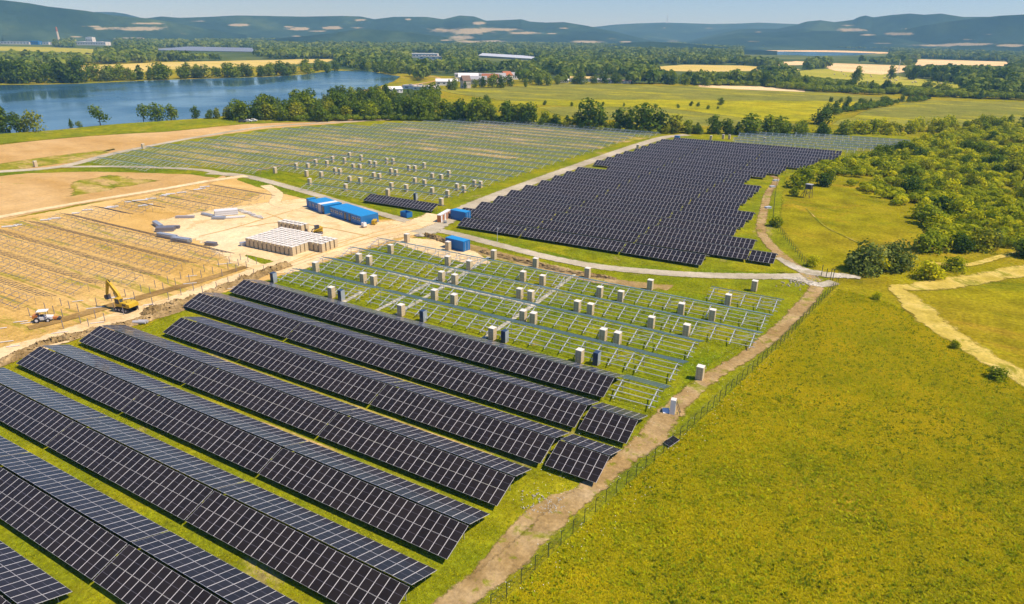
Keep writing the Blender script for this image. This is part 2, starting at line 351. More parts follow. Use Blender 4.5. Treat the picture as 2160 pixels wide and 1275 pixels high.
# valley beyond
sheet('valley_floor', [(-700, 122), (-300, 118), (180, 122), (420, 128), (760, 148), (960, 160), (1240, 172), (1450, 178), (1700, 190), (2160, 205), (2700, 215), (3400, 200), (3000, 118.5), (2160, 107), (1080, 88), (0, 76), (-700, 68)], M_plain, .02, 60, step=120)
sheet('far_meadow', [(920, 190), (1190, 178), (1500, 183), (1760, 196), (1930, 212), (1800, 226), (1500, 222), (1250, 216), (1080, 214)], M_olive, .04, 20)
sheet('bright_meadow', [(930, 216), (1300, 210), (1900, 216), (1760, 244), (1690, 256), (1560, 252), (1450, 232), (1200, 222)], M_yellowm, .05, 14)
sheet('far_meadow', [(1140, 226), (1400, 228), (1560, 248), (1700, 264), (1660, 275), (1400, 262), (1180, 244)], M_olive, .06, 10)
sheet('far_meadow', [(1755, 262), (1860, 226), (1960, 212), (2160, 216), (2500, 225), (2500, 275), (2160, 262), (1940, 268), (1800, 272)], M_olive, .07, 10)
sheet('golden_field', [(112, 147), (200, 138), (350, 132), (640, 125.5), (702, 125.5), (690, 131), (600, 138), (480, 143), (330, 148), (270, 158), (170, 158)], M_gold, .06, 20)
sheet('golden_field', [(-40, 98), (100, 100), (208, 104.5), (196, 117), (150, 110), (-40, 107)], M_balefield, .06, 30)
sheet('stubble_field', [(1340, 146), (1440, 137), (1560, 139), (1700, 147), (1500, 152), (1400, 150)], M_gold, .06, 20)
sheet('stubble_field', [(1735, 140), (1760, 134), (1915, 139), (1912, 151), (1860, 158), (1760, 150)], M_wheat, .08, 20)
sheet('stubble_field', [(1915, 133), (1940, 125.5), (2150, 131.5), (2120, 140), (1990, 137), (1930, 140)], M_wheat, .08, 30)
sheet('stubble_field', [(1620, 133), (1680, 129.5), (1740, 133), (1700, 137), (1640, 138)], M_wheat, .08, 25)
sheet('mown_field', [(1650, 152), (1740, 146), (1860, 156), (1960, 170), (2030, 180), (2010, 192), (1930, 194), (1840, 184), (1760, 172), (1690, 162)], M_balefield, .07, 14)
sheet('stubble_field', [(1475, 180), (1600, 183), (1700, 190), (1695, 194), (1560, 189), (1480, 184)], M_wheat, .06, 12)
sheet('golden_field', [(1560, 106), (1640, 104.5), (1800, 108), (1900, 112), (1820, 114), (1640, 109.5)], M_wheat, .10, 90)
sheet('golden_field', [(1300, 123), (1420, 121), (1440, 124), (1330, 126)], M_gold, .10, 60)
# lake
LAKE = [(-900, 190), (-300, 184), (0, 180), (100, 179), (180, 177), (300, 171), (450, 166), (560, 163), (640, 158), (700, 150), (775, 149.5), (800, 155), (845, 162), (830, 172), (795, 184), (740, 198), (700, 210), (560, 232), (440, 250), (330, 257), (250, 262), (180, 268), (110, 276), (40, 284), (-60, 296), (-400, 330), (-1100, 400)]
sheet('lake', LAKE, M_water, .12, .6, step=25)
sheet('far_lake', [(1590, 110), (1660, 109), (1760, 110.5), (1850, 113), (1800, 117.5), (1700, 118), (1620, 115)], M_water, .14, 4, step=200)
sheet('grass_bank', [(-300, 310), (0, 284), (120, 275), (250, 262), (440, 250), (520, 248), (700, 246), (700, 256), (520, 262), (350, 278), (180, 288), (0, 304), (-300, 330)], M_grass, .16, 5)
# solar park ground
sheet('park_grass', [(960, 1320), (1040, 1262), (1278, 1055), (1487, 870), (1760, 600), (1700, 560), (1640, 480), (1655, 375), (1780, 335), (1860, 312), (1935, 300), (1900, 284), (1650, 279), (1420, 288), (1240, 268), (1080, 258), (860, 250), (690, 260), (560, 270), (430, 288), (330, 305), (130, 354), (480, 362), (560, 385), (700, 430), (900, 470), (800, 505), (620, 575), (470, 600), (300, 700), (100, 770), (-300, 860), (-500, 1700), (600, 1800)], M_grass, .03, 3)
sheet('bare_field', [(-250, 380), (-250, 345), (0, 306), (200, 286), (420, 266), (560, 258), (760, 252), (860, 250), (700, 262), (560, 272), (430, 290), (330, 304), (200, 330), (110, 356), (0, 362)], M_tan, .045, 6)
sheet('bare_field', [(-400, 420), (0, 362), (240, 358), (450, 362), (478, 374), (440, 392), (300, 412), (100, 444), (0, 466), (-400, 560)], M_tan, .05, 4)
sheet('grass_verge', [(0, 346), (120, 330), (240, 315), (230, 322), (150, 342), (0, 362), (-150, 380), (-150, 370)], M_weedy, .06, 5)
sheet('grass_verge', [(140, 356), (300, 357), (420, 362), (470, 370), (455, 376), (400, 368), (200, 362), (60, 366), (0, 372), (0, 362)], M_grass_lush, .065, 2)
sheet('grass_verge', [(160, 384), (230, 372), (260, 378), (320, 380), (240, 398), (170, 412)], M_weedy, .062, 9)
sheet('sandy_yard', [(-600, 700), (-500, 580), (0, 466), (300, 412), (440, 390), (490, 372), (560, 392), (640, 420), (700, 440), (790, 466), (905, 462), (925, 478), (880, 498), (800, 520), (700, 550), (620, 575), (480, 612), (300, 672), (80, 740), (0, 770), (-600, 950)], M_sand, .07, 3)
sheet('sandy_rows', [(-300, 540), (0, 470), (130, 455), (300, 500), (430, 540), (540, 560), (420, 612), (280, 648), (120, 690), (0, 730), (-300, 820)], M_sandrow, .08, 4)
sheet('sandy_rows', [(240, 432), (420, 388), (560, 404), (500, 430), (430, 452), (330, 450)], M_sandrow, .08, 3)
sheet('pale_yard', [(330, 470), (480, 440), (640, 420), (700, 445), (790, 470), (900, 465), (900, 490), (840, 500), (700, 545), (560, 575), (500, 560), (420, 510), (330, 490)], M_sandpale, .085, 6)
sheet('grass_strip', [(505, 373), (560, 386), (640, 410), (700, 426), (660, 424), (600, 410), (540, 394), (500, 380)], M_grass_lush, .095, 1.2)
sheet('grass_strip', [(516, 539), (560, 548), (600, 557), (585, 562), (540, 556), (515, 548)], M_grass_lush, .095, 1.5)
sheet('lush_lawn', [(560, 372), (640, 394), (720, 416), (830, 452), (905, 462), (930, 448), (900, 446), (770, 428), (700, 398), (640, 380), (590, 364)], M_grass_lush, .05, 2)
sheet('lush_lawn', [(200, 335), (420, 356), (540, 362), (640, 372), (560, 380), (480, 366), (300, 356), (150, 356)], M_grass_lush, .05, 3)
sheet('lush_lawn', [(905, 484), (1060, 505), (1240, 553), (1480, 570), (1660, 578), (1600, 582), (1400, 580), (1240, 566), (1060, 528), (960, 500)], M_grass_lush, .05, 1.5)
sheet('lush_lawn', [(480, 690), (600, 560), (790, 495), (960, 520), (1260, 590), (1600, 640), (1620, 700), (1500, 760), (1400, 860), (1000, 780), (700, 690)], M_grass_lush, .05, 3)
sheet('dirt_patch', [(900, 500), (960, 508), (1100, 545), (1300, 590), (1420, 604), (1400, 612), (1250, 596), (1100, 560), (990, 535), (900, 520)], M_dirt, .075, 2)
sheet('gravel_pad', [(855, 503), (930, 507), (1010, 535), (1030, 556), (1000, 560), (900, 535), (835, 513)], M_sandpale, .085, 1.5)
# roads and tracks
ribbon('gravel_road', [(-120, 372), (0, 363), (130, 352), (230, 327), (330, 306), (440, 286), (560, 268), (700, 259), (850, 252)], [4, 5, 4.5, 4, 4, 4, 3.5], M_gravel, .11)
ribbon('gravel_road', [(128, 353), (240, 352), (350, 355), (430, 360), (475, 369), (520, 372)], 3.2, M_gravel, .112)
ribbon('gravel_road', [(440, 366), (500, 370), (560, 382), (660, 410), (760, 440), (840, 462), (905, 482), (970, 497), (1060, 520), (1180, 549), (1290, 567), (1450, 580), (1580, 584), (1700, 584)], [4.5, 3.6, 3.2, 3.2, 3.2, 3.6, 3.6], M_gravel, .115)
ribbon('gravel_road', [(880, 492), (930, 468), (975, 444), (1040, 416), (1120, 386), (1240, 343), (1330, 312), (1400, 291), (1450, 285)], [9, 6, 5, 5, 5.5, 6], M_gravel, .12)
ribbon('sand_road', [(-200, 810), (0, 752), (100, 722), (230, 678), (360, 640), (480, 598), (570, 567), (650, 540), (740, 513), (830, 490), (900, 466), (930, 455)], [6, 6, 5.5, 6, 6, 7, 9], M_sandpale, .125)
ribbon('sand_road', [(-200, 500), (0, 459), (160, 430), (330, 402), (440, 383), (520, 372)], [3.5, 3, 3, 4], M_sandpale, .125)
ribbon('sand_road', [(560, 392), (585, 410), (582, 430), (620, 440), (680, 450)], 3.5, M_sandpale, .126)
ribbon('sand_road', [(500, 545), (540, 562), (600, 572), (650, 560)], 3.5, M_sandpale, .126)
ribbon('dirt_track', [(1628, 372), (1638, 380), (1620, 410), (1610, 450), (1605, 485), (1622, 515), (1660, 550), (1700, 578), (1722, 600), (1712, 625), (1680, 660), (1640, 700), (1585, 745), (1510, 790), (1440, 845), (1400, 890), (1370, 930), (1320, 965), (1260, 1020), (1180, 1085), (1080, 1180), (1000, 1240), (920, 1310)], [2.0, 2.2, 2.4, 2.6, 2.6, 2.4, 2.2, 3.4, 2.4, 2.6, 2.8], M_dirt, .13, soft=.95)
ribbon('dirt_track', [(1215, 1040), (1160, 1066), (1090, 1120), (1030, 1190), (975, 1260), (940, 1310)], [1.2, 2.0, 1.4, 1.4, 2.4], M_dirt, .127, soft=1)
ribbon('white_gravel', [(1640, 545), (1690, 570), (1740, 580), (1790, 584), (1815, 588)], [1.6, 4, 3, 1.5], M_whitegravel, .135, soft=.9)
ribbon('white_gravel', [(1650, 585), (1690, 592), (1730, 602), (1760, 596)], [1.2, 2.6, 2.6], M_whitegravel, .137, soft=.9)
ribbon('straw_track', [(2350, 535), (2160, 572), (2060, 590), (1960, 604), (1885, 609)], [6, 5, 5, 3], M_straw, .11, soft=1)
ribbon('straw_track', [(1890, 608), (1925, 640), (1980, 690), (2060, 742), (2160, 800), (2300, 880)], [3, 5, 4, 4, 4], M_straw, .112, soft=1)
ribbon('straw_track', [(2250, 512), (2120, 540), (2040, 560), (1960, 556)], [1.6, 1.6], M_straw, .11, soft=1)
ribbon('straw_track', [(1700, 440), (1740, 478), (1790, 503), (1825, 520)], [.4, .5], M_weedy, .11, soft=1)
# crushed-stone service strips across the open frames
for (xa, ya), (xb, yb) in (((-91.5, 88), (-92.5, 98)), ((-83, 91), (-85, 124)), ((-78.5, 92), (-82.5, 132)), ((-58.5, 90), (-59.5, 133))):
    ribbon('stone_strip', [(xa, ya), ((xa+xb)/2+.4, (ya+yb)/2), (xb, yb)], [.8, 1.0, .8], M_stone, .10, world=True, soft=1)
for y0 in (90.9, 110.2, 120.2):
    ribbon('stone_strip', [(-96, y0+.2), (-84, y0-.2), (-70, y0+.1), (-58, y0)], [.4, .7, .4], M_stone, .101, world=True, soft=1)
for q, (x0, y0, x1, y1) in enumerate([(-285, 205, -225, 222), (-270, 240, -215, 262), (-250, 290, -130, 312), (-205, 250, -150, 268), (-285, 178, -230, 190), (-225, 325, -125, 350)]):
    sheet('soil_patch', [(x0, y0), ((x0+x1)/2, y0-3), (x1, y0+2), (x1+5, y1), ((x0+x1)/2, y1+4), (x0-4, y1)], M_weedy, .06, 6, world=True, step=14)
ribbon('soil_strip', [(-216, 176), (-214, 225), (-212, 290), (-212, 352)], [2, 1.6, 2.2, 2.6], M_dirt, .12, world=True, soft=.8)
for y0 in (52.4, 62.2, 71.9): ribbon('soil_strip', [(-92, y0-.1), (-66, y0), (-38, y0)], [.3, .7, .3], M_weedy, .09, world=True, soft=1)
for pp in ([(600, 560), (700, 520), (800, 490), (880, 474)], [(588, 566), (700, 528), (810, 496), (900, 480)], [(400, 640), (500, 600), (590, 570)], [(520, 480), (600, 470), (680, 480), (780, 500)], [(560, 450), (600, 466), (640, 500)], [(420, 500), (500, 480), (600, 450), (640, 440)]):
    ribbon('wheel_track', pp, [.3, .45, .3], M_sand, .13, soft=1)
ribbon('trench', [(60, 694), (125, 678), (230, 648), (330, 620), (430, 592), (520, 564)], [1.6, 2.0, 2.0, 1.4], M_trench, .14)

# ------------------------------------------------------------------ hills
def hill_mat():
    m, N, L, b = mat('wooded_hill'); v0 = mapped(N, L)
    n1 = noise(N, L, v0, .003, 6, .6); n2 = noise(N, L, v0, .02, 5, .7)
    r = ramp(N, [(.35, (.014, .034, .024)), (.55, (.028, .058, .034)), (.7, (.06, .10, .045))]); L.new(n1, r.inputs[0])  # blue-green shift puts part of the distance haze into the forest colour
    k = math_(N, L, 'MULTIPLY_ADD', n2, 1.2); N[-1].inputs[2].default_value = .4
    cmb = N.new('ShaderNodeCombineColor')
    for i in range(3): L.new(k, cmb.inputs[i])
    c1 = mixc(N, L, 1.0, r.outputs[0], cmb.outputs[0], 'MULTIPLY')
    at = N.new('ShaderNodeAttribute'); at.attribute_name = 'crop'
    en = noise(N, L, v0, .006, 7, .8); f = math_(N, L, 'MULTIPLY_ADD', en, 3.6); N[-1].inputs[2].default_value = -1.85
    f = math_(N, L, 'ADD', at.outputs['Fac'], f); f = math_(N, L, 'MULTIPLY_ADD', f, 2.6, True); N[-1].inputs[2].default_value = -1.2
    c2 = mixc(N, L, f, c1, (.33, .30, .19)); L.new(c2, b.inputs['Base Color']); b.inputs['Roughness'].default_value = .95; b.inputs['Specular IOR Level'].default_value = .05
    bp = N.new('ShaderNodeBump'); bp.inputs['Strength'].default_value = 1; bp.inputs['Distance'].default_value = 5; L.new(n2, bp.inputs['Height']); L.new(bp.outputs[0], b.inputs['Normal'])
    return m
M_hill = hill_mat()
CROPS = [(265, 61, 80, 4.5), (190, 56, 28, 2.5), (310, 50, 30, 2), (500, 53, 26, 2.5), (630, 61, 26, 3.5), (610, 57, 14, 2), (700, 59, 24, 3), (420, 45, 18, 1.2), (760, 43, 14, 2.5), (860, 41, 7, 1.5),
         (1010, 49, 18, 3.5), (985, 66, 90, 7), (1060, 63, 60, 4), (1100, 70, 35, 3.5), (975, 80, 24, 5), (1030, 88, 55, 2.8), (1240, 89, 45, 3.2), (270, 82, 35, 2.5), (160, 78, 18, 1.5),
         (1800, 64, 36, 3.5), (1900, 72, 34, 3.2), (1830, 74, 20, 2), (2050, 94, 60, 3), (1980, 96, 45, 2.5), (1790, 54, 14, 1.2), (2040, 84, 18, 2), (1600, 68, 10, 1), (2130, 96, 30, 3), (1190, 60, 12, 1.4)]
_cr = random.Random(3)
CROPS += [(_cr.uniform(150, 2150), _cr.uniform(58, 92), _cr.uniform(5, 22), _cr.uniform(.7, 1.5)) for _ in range(14)]
def vnoise(x, y, sc, seed):
    r = np.random.default_rng(seed); t = r.random((64, 64)); X = np.asarray(x)/sc; Y = np.asarray(y)/sc
    xi = np.floor(X).astype(int); yi = np.floor(Y).astype(int); fx = X-xi; fy = Y-yi; fx = fx*fx*(3-2*fx); fy = fy*fy*(3-2*fy)
    g_ = lambda a, b: t[a % 64, b % 64]
    return (g_(xi, yi)*(1-fx)+g_(xi+1, yi)*fx)*(1-fy)+(g_(xi, yi+1)*(1-fx)+g_(xi+1, yi+1)*fx)*fy
def hill(name, prof, dist, base_py, seed, nd=40, nx=300):
    nd = int(nd*1.4)
    nx = int(nx*1.5)
    """range of hills: prof = skyline (px,py) surveyed at ground distance dist; rises from the plain at base_py"""
    xs = np.linspace(prof[0][0], prof[-1][0], nx); ys = np.interp(xs, [p[0] for p in prof], [p[1] for p in prof])
    V = []; crop = []
    ups = np.concatenate([np.linspace(0, 1, nd), 1+np.linspace(.05, .8, 10)])
    for i, px in enumerate(xs):
        ray = FWw+R2w*(px-1080)/F_PX-U2w*(ys[i]-637.5)/F_PX; hd = sqrt(ray[0]**2+ray[1]**2); d = np.array([ray[0], ray[1]])/hd
        top = H0+ray[2]/hd*dist
        bx = S(px, base_py if not callable(base_py) else base_py(px)); d0 = min(sqrt(bx[0]**2+bx[1]**2), dist*.93)
        for u in ups:
            r_ = d0+(dist-d0)*u; x, y = d*r_
            if u <= 1: h = top*(u**1.35)*(1+.0*u)
            else: h = top*(1-((u-1)/.8)**1.5)
            w = max(0, sin(pi*min(u, 1)))
            x_, y_ = .8*x+.6*y+9000, -.6*x+.8*y+9000
            h += w*top*(.52*(vnoise(x_, y_, 420, seed)-.5)+.18*(vnoise(x_, y_, 190, seed+1)-.5))
            h += 0
            V.append((x, y, max(h, -.5) if u > 0 else -.6))
    m = len(ups); V = np.array(V)
    X, Y = V[:, 0], V[:, 1]; vv = V-CAMPOS; zz = vv@FWw; PX = 1080+F_PX*(vv@R2w)/zz; PY = 637.5-F_PX*(vv@U2w)/zz
    cr = np.zeros(len(V))
    for (cx, cy, a, b_) in CROPS: cr = np.maximum(cr, 1.5-np.sqrt(((PX-cx)/a)**2+((PY-cy)/b_)**2))
    cr = np.clip(cr, 0, 1); cr.reshape(nx, m)[:, nd+1:] = 0
    F_ = [(i*m+j, (i+1)*m+j, (i+1)*m+j+1, i*m+j+1) for i in range(nx-1) for j in range(m-1)]
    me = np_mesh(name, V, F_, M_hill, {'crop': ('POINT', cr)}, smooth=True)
    return tag(link(name, me), kind='structure')
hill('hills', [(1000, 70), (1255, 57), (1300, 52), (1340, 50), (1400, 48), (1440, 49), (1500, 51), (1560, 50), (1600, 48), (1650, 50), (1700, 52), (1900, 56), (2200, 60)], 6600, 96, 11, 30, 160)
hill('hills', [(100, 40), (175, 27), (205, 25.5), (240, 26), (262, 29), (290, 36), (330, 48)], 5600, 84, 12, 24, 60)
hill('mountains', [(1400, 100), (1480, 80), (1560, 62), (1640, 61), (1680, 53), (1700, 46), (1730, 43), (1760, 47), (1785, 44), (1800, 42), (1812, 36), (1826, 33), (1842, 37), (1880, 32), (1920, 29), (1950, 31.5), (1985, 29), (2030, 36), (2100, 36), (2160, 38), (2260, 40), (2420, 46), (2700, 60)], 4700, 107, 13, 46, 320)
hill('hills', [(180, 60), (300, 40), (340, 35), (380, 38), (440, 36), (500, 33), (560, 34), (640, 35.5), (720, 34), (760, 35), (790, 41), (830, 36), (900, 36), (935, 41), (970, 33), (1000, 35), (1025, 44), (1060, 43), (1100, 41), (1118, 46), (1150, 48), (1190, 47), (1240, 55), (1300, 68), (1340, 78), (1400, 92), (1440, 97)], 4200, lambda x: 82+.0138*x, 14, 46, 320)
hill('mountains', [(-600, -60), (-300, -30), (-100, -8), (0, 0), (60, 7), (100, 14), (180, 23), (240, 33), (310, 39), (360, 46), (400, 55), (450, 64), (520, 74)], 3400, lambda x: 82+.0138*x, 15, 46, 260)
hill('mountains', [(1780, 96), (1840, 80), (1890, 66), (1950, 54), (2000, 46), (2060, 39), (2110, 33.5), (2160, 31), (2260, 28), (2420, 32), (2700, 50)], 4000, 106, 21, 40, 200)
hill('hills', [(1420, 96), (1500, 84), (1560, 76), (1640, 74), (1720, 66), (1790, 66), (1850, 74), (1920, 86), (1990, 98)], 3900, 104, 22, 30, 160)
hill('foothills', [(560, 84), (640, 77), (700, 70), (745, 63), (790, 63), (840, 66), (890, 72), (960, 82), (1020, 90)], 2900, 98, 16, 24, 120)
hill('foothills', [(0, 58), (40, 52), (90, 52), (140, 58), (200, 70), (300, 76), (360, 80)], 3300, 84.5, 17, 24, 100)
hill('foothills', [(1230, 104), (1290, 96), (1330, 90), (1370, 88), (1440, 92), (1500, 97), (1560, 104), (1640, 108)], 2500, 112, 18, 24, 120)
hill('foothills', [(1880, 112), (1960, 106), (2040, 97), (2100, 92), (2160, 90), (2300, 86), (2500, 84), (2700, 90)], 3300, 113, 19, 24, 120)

# ------------------------------------------------------------------ foliage
def crown_arrays(r, lobes, n, size, H):
    """leaf quads spread through several lobes; returns V,F,tone"""
    C = []; T = []; Nn = []
    w = np.array([l[3]*l[4]*l[5] for l in lobes])**.67; w /= w.sum()
    li = r.choice(len(lobes), n, p=w); lt = r.normal(.5, .16, len(lobes))
    L = np.array(lobes)[li]
    d = r.normal(size=(n, 3)); d /= np.linalg.norm(d, axis=1)[:, None]
    rad = r.uniform(.62, 1.04, n)[:, None]
    c_ = L[:, :3]+d*L[:, 3:6]*rad
    nrm = d*.9+r.normal(size=(n, 3))*.55; nrm[:, 2] += .25; nrm /= np.linalg.norm(nrm, axis=1)[:, None]
    a = np.cross(nrm, r.normal(size=(n, 3))); a /= np.linalg.norm(a, axis=1)[:, None]; b = np.cross(nrm, a)
    sz = size*r.uniform(.5, 1.25, n)[:, None]
    V = np.stack([c_-a*sz-b*sz*.55, c_+a*sz*.3-b*sz, c_+a*sz+b*sz*.45, c_-a*sz*.25+b*sz], 1).reshape(-1, 3)
    V[:, 2] = np.maximum(V[:, 2], .05)
    tone = np.clip(lt[li]+r.normal(0, .13, n), 0, 1)
    F_ = np.arange(n*4).reshape(-1, 4); return V, F_, tone
def tree_proto(seed, H, kind, leafm, n=750, size=.5):
    r = np.random.default_rng(seed); rr = random.Random(seed); lobes = []
    tb = MB()
    if kind == 'round': R_ = H*.50; z0 = H*.05; k = 13
    elif kind == 'tall': R_ = H*.36; z0 = H*.05; k = 12
    elif kind == 'open': R_ = H*.52; z0 = H*.30; k = 11
    elif kind == 'bush': R_ = H*.85; z0 = .0; k = 11
    elif kind == 'cone': R_ = H*.36; z0 = H*.04; k = 11
    for i in range(k):
        u = (i+.5)/k; z = z0+(H-z0)*(u*.88+.04)
        if kind == 'cone': prof = 1-u*.85
        elif kind == 'bush': prof = sqrt(max(.05, 1-(u*.92)**2))*.8
        else: prof = sin(pi*(.26+.62*u))**.8
        an = rr.uniform(0, 2*pi) if i else 0; rad = R_*prof*rr.uniform(.25, .62)
        lr = R_*prof*rr.uniform(.42, .66)+.12*R_
        p = (cos(an+i*2.4)*rad, sin(an+i*2.4)*rad, z); lobes.append((*p, lr, lr, min(lr*.85, (H-z0)*.32)))
        if kind != 'bush': tb.cyl((0, 0, z0*.8+(z-z0)*.35), (p[0]*.8, p[1]*.8, p[2]), H*.012, H*.004, 5)
    lobes.append((0, 0, z0+(H-z0)*.5, R_*.55, R_*.55, (H-z0)*.38))
    V, F_, t = crown_arrays(r, lobes, n, size, H)
    cm = np_mesh('crown', V, F_, leafm, {'tone': ('FACE', t)})
    if kind == 'bush':
        for i in range(5): a = i*1.3; tb.cyl((0, 0, 0), (cos(a)*R_*.5, sin(a)*R_*.5, H*.5), .06, .02, 5)
    else: tb.cyl((0, 0, -.1), (rr.uniform(-.2, .2), rr.uniform(-.2, .2), z0+(H-z0)*.6), H*.028, H*.010, 8)
    return cm, tb.mesh('trunk', M_bark), H
PROTO = {}
def protos(key, *specs): PROTO[key] = [tree_proto(*sp) for sp in specs]
protos('dark', (1, 12, 'round', M_leafdark, 800, .55), (2, 12, 'tall', M_leafdark, 700, .5), (3, 12, 'round', M_leafdark, 800, .55), (4, 12, 'cone', M_leafdark, 600, .5))
protos('mid', (5, 12, 'round', M_leafmid, 800, .55), (6, 12, 'round', M_leafmid, 800, .55), (7, 12, 'tall', M_leafmid, 700, .5))
protos('yellow', (8, 8, 'round', M_leafyel, 650, .42), (9, 8, 'bush', M_leafyel, 600, .42))
protos('silver', (10, 10, 'round', M_leafsilver, 750, .45), (11, 10, 'tall', M_leafsilver, 650, .45))
protos('open', (12, 10, 'open', M_leafmid, 480, .42), (13, 10, 'open', M_leafdark, 480, .42))
protos('scrub', (14, 4, 'bush', M_leafscrub, 900, .24), (15, 4, 'bush', M_leafscrub, 900, .24), (16, 4, 'bush', M_leafscrub, 900, .26), (17, 5, 'round', M_leafscrub, 900, .26), (18, 4, 'bush', M_leafmid, 900, .25), (30, 4, 'bush', M_leafdark, 900, .24))
protos('scrubyel', (19, 4, 'bush', M_leafyel, 800, .24), (20, 4, 'bush', M_leafscrub, 800, .24))
protos('willow', (21, 7, 'bush', M_leafsilver, 1800, .30), (22, 7, 'bush', M_leafsilver, 1800, .30))
NT = {}
def plant(key, x, y, h, label, cat='tree', group=None, name=None, wide=1.0):
    cm, tm, H = random.choice(PROTO[key]); k = h/H*1.1
    nm = name or ('bush' if cat in ('bush', 'shrub') else 'broadleaf_tree')
    e = empty(nm, (x, y, 0), random.uniform(0, 6.28)); tag(e, label, cat, group)
    sx = k*wide*random.uniform(.85, 1.2)
    link('crown', cm, e, sc=(sx, k*wide*random.uniform(.85, 1.2), k)); link('trunk', tm, e, sc=(k, k, k))
    NT[cat] = NT.get(cat, 0)+1
    return e
def along(px, n, jit):
    q = np.array([S(*p) for p in px]); d = np.concatenate([[0], np.cumsum(np.linalg.norm(np.diff(q, axis=0), axis=1))])
    out = []
    for i in range(n):
        t = d[-1]*(i+random.uniform(.2, .8))/n; out.append((np.interp(t, d, q[:, 0])+random.gauss(0, jit), np.interp(t, d, q[:, 1])+random.gauss(0, jit)))
    return out
def inpoly(x, y, poly):
    x = np.asarray(x); y = np.asarray(y); r = np.zeros(x.shape, bool); n = len(poly)
    for i in range(n):
        x1, y1 = poly[i]; x2, y2 = poly[(i+1) % n]
        cnd = ((y1 > y) != (y2 > y)) & (x < (x2-x1)*(y-y1)/(y2-y1+1e-12)+x1); r ^= cnd
    return r
# far bank of the lake
for x, y in along([(0, 176), (60, 176), (180, 175)], 15, 5): plant('dark', x, y, random.uniform(15, 21), 'tall dark tree in the clump at the left end of the far lake shore', group='tall trees at the left of the far shore', wide=.9)
for x, y in along([(180, 173), (300, 169), (450, 164), (560, 161), (640, 156)], 36, 5): plant(random.choice(['dark', 'mid', 'silver', 'mid']), x, y, random.uniform(10, 16), 'broadleaf tree in the line along the far lake shore', group='trees along the far lake shore', wide=1.25)
for x, y in along([(640, 155), (700, 148), (780, 148), (835, 158)], 24, 9): plant(random.choice(['dark', 'mid', 'mid']), x, y, random.uniform(9, 15), 'green tree crowding the narrow right end of the lake', group='trees round the right end of the lake')
# near shore singles
one = [(8, 280, 15, 'dark', 'tall dark tree at the left edge of the near lake shore'), (40, 279, 9, 'dark', 'low dark tree between a tall tree and a yellow-green one on the near shore'), (70, 278, 9.5, 'yellow', 'rounded yellow-green tree at the left of the near lake shore'),
       (150, 269, 4.5, 'dark', 'small dark round tree alone at the water edge'), (167, 268, 2.8, 'mid', 'little green bush right of the small dark tree at the water edge'), (212, 264, 9.5, 'open', 'lone spreading tree standing against the lake'),
       (303, 256, 8.5, 'open', 'sparse light tree left of a darker pair by the lake'), (333, 254, 9, 'dark', 'dark tree in the middle of three by the lake'), (362, 253, 8, 'mid', 'round green tree, rightmost of three by the lake'),
       (412, 251, 7, 'dark', 'dark rounded tree standing alone by the water'), (443, 251, 5, 'dark', 'small dark tree at the left tip of the tree belt'), (458, 251, 6, 'silver', 'pale silvery tree at the left tip of the tree belt'), (482, 252, 7, 'yellow', 'yellow-green tree at the left end of the belt')]
for px, py, h, k, lab in one: plant(k, *S(px, py), h, lab)
# belt behind the open frames
for px, n, h0, h1, ks in (([(495, 252), (560, 254), (640, 254), (720, 251), (800, 250)], 28, 7, 11, ['dark', 'mid', 'dark', 'mid', 'yellow']),
                     ([(540, 244), (640, 240), (760, 238), (900, 240)], 24, 8, 13, ['dark', 'mid', 'dark']), ([(600, 232), (700, 226), (800, 222), (900, 228), (925, 230)], 20, 8, 13, ['dark', 'mid', 'silver', 'dark']),
                     ([(700, 212), (760, 207), (840, 208), (905, 214)], 12, 7, 11, ['dark', 'mid', 'mid'])):
    for x, y in along(px, n, 4): plant(random.choice(ks), x, y, random.uniform(h0, h1), 'broadleaf tree packed in the wooded belt between lake and open frames', group='trees of the belt between lake and frames')
for x, y in along([(800, 252), (900, 252), (940, 253), (1020, 258), (1130, 264)], 26, 3.5): plant(random.choice(['dark', 'dark', 'mid']), x, y, random.uniform(9.5, 13), 'dark tree in the dense row right behind the far open frames', group='dense row behind the far frames')
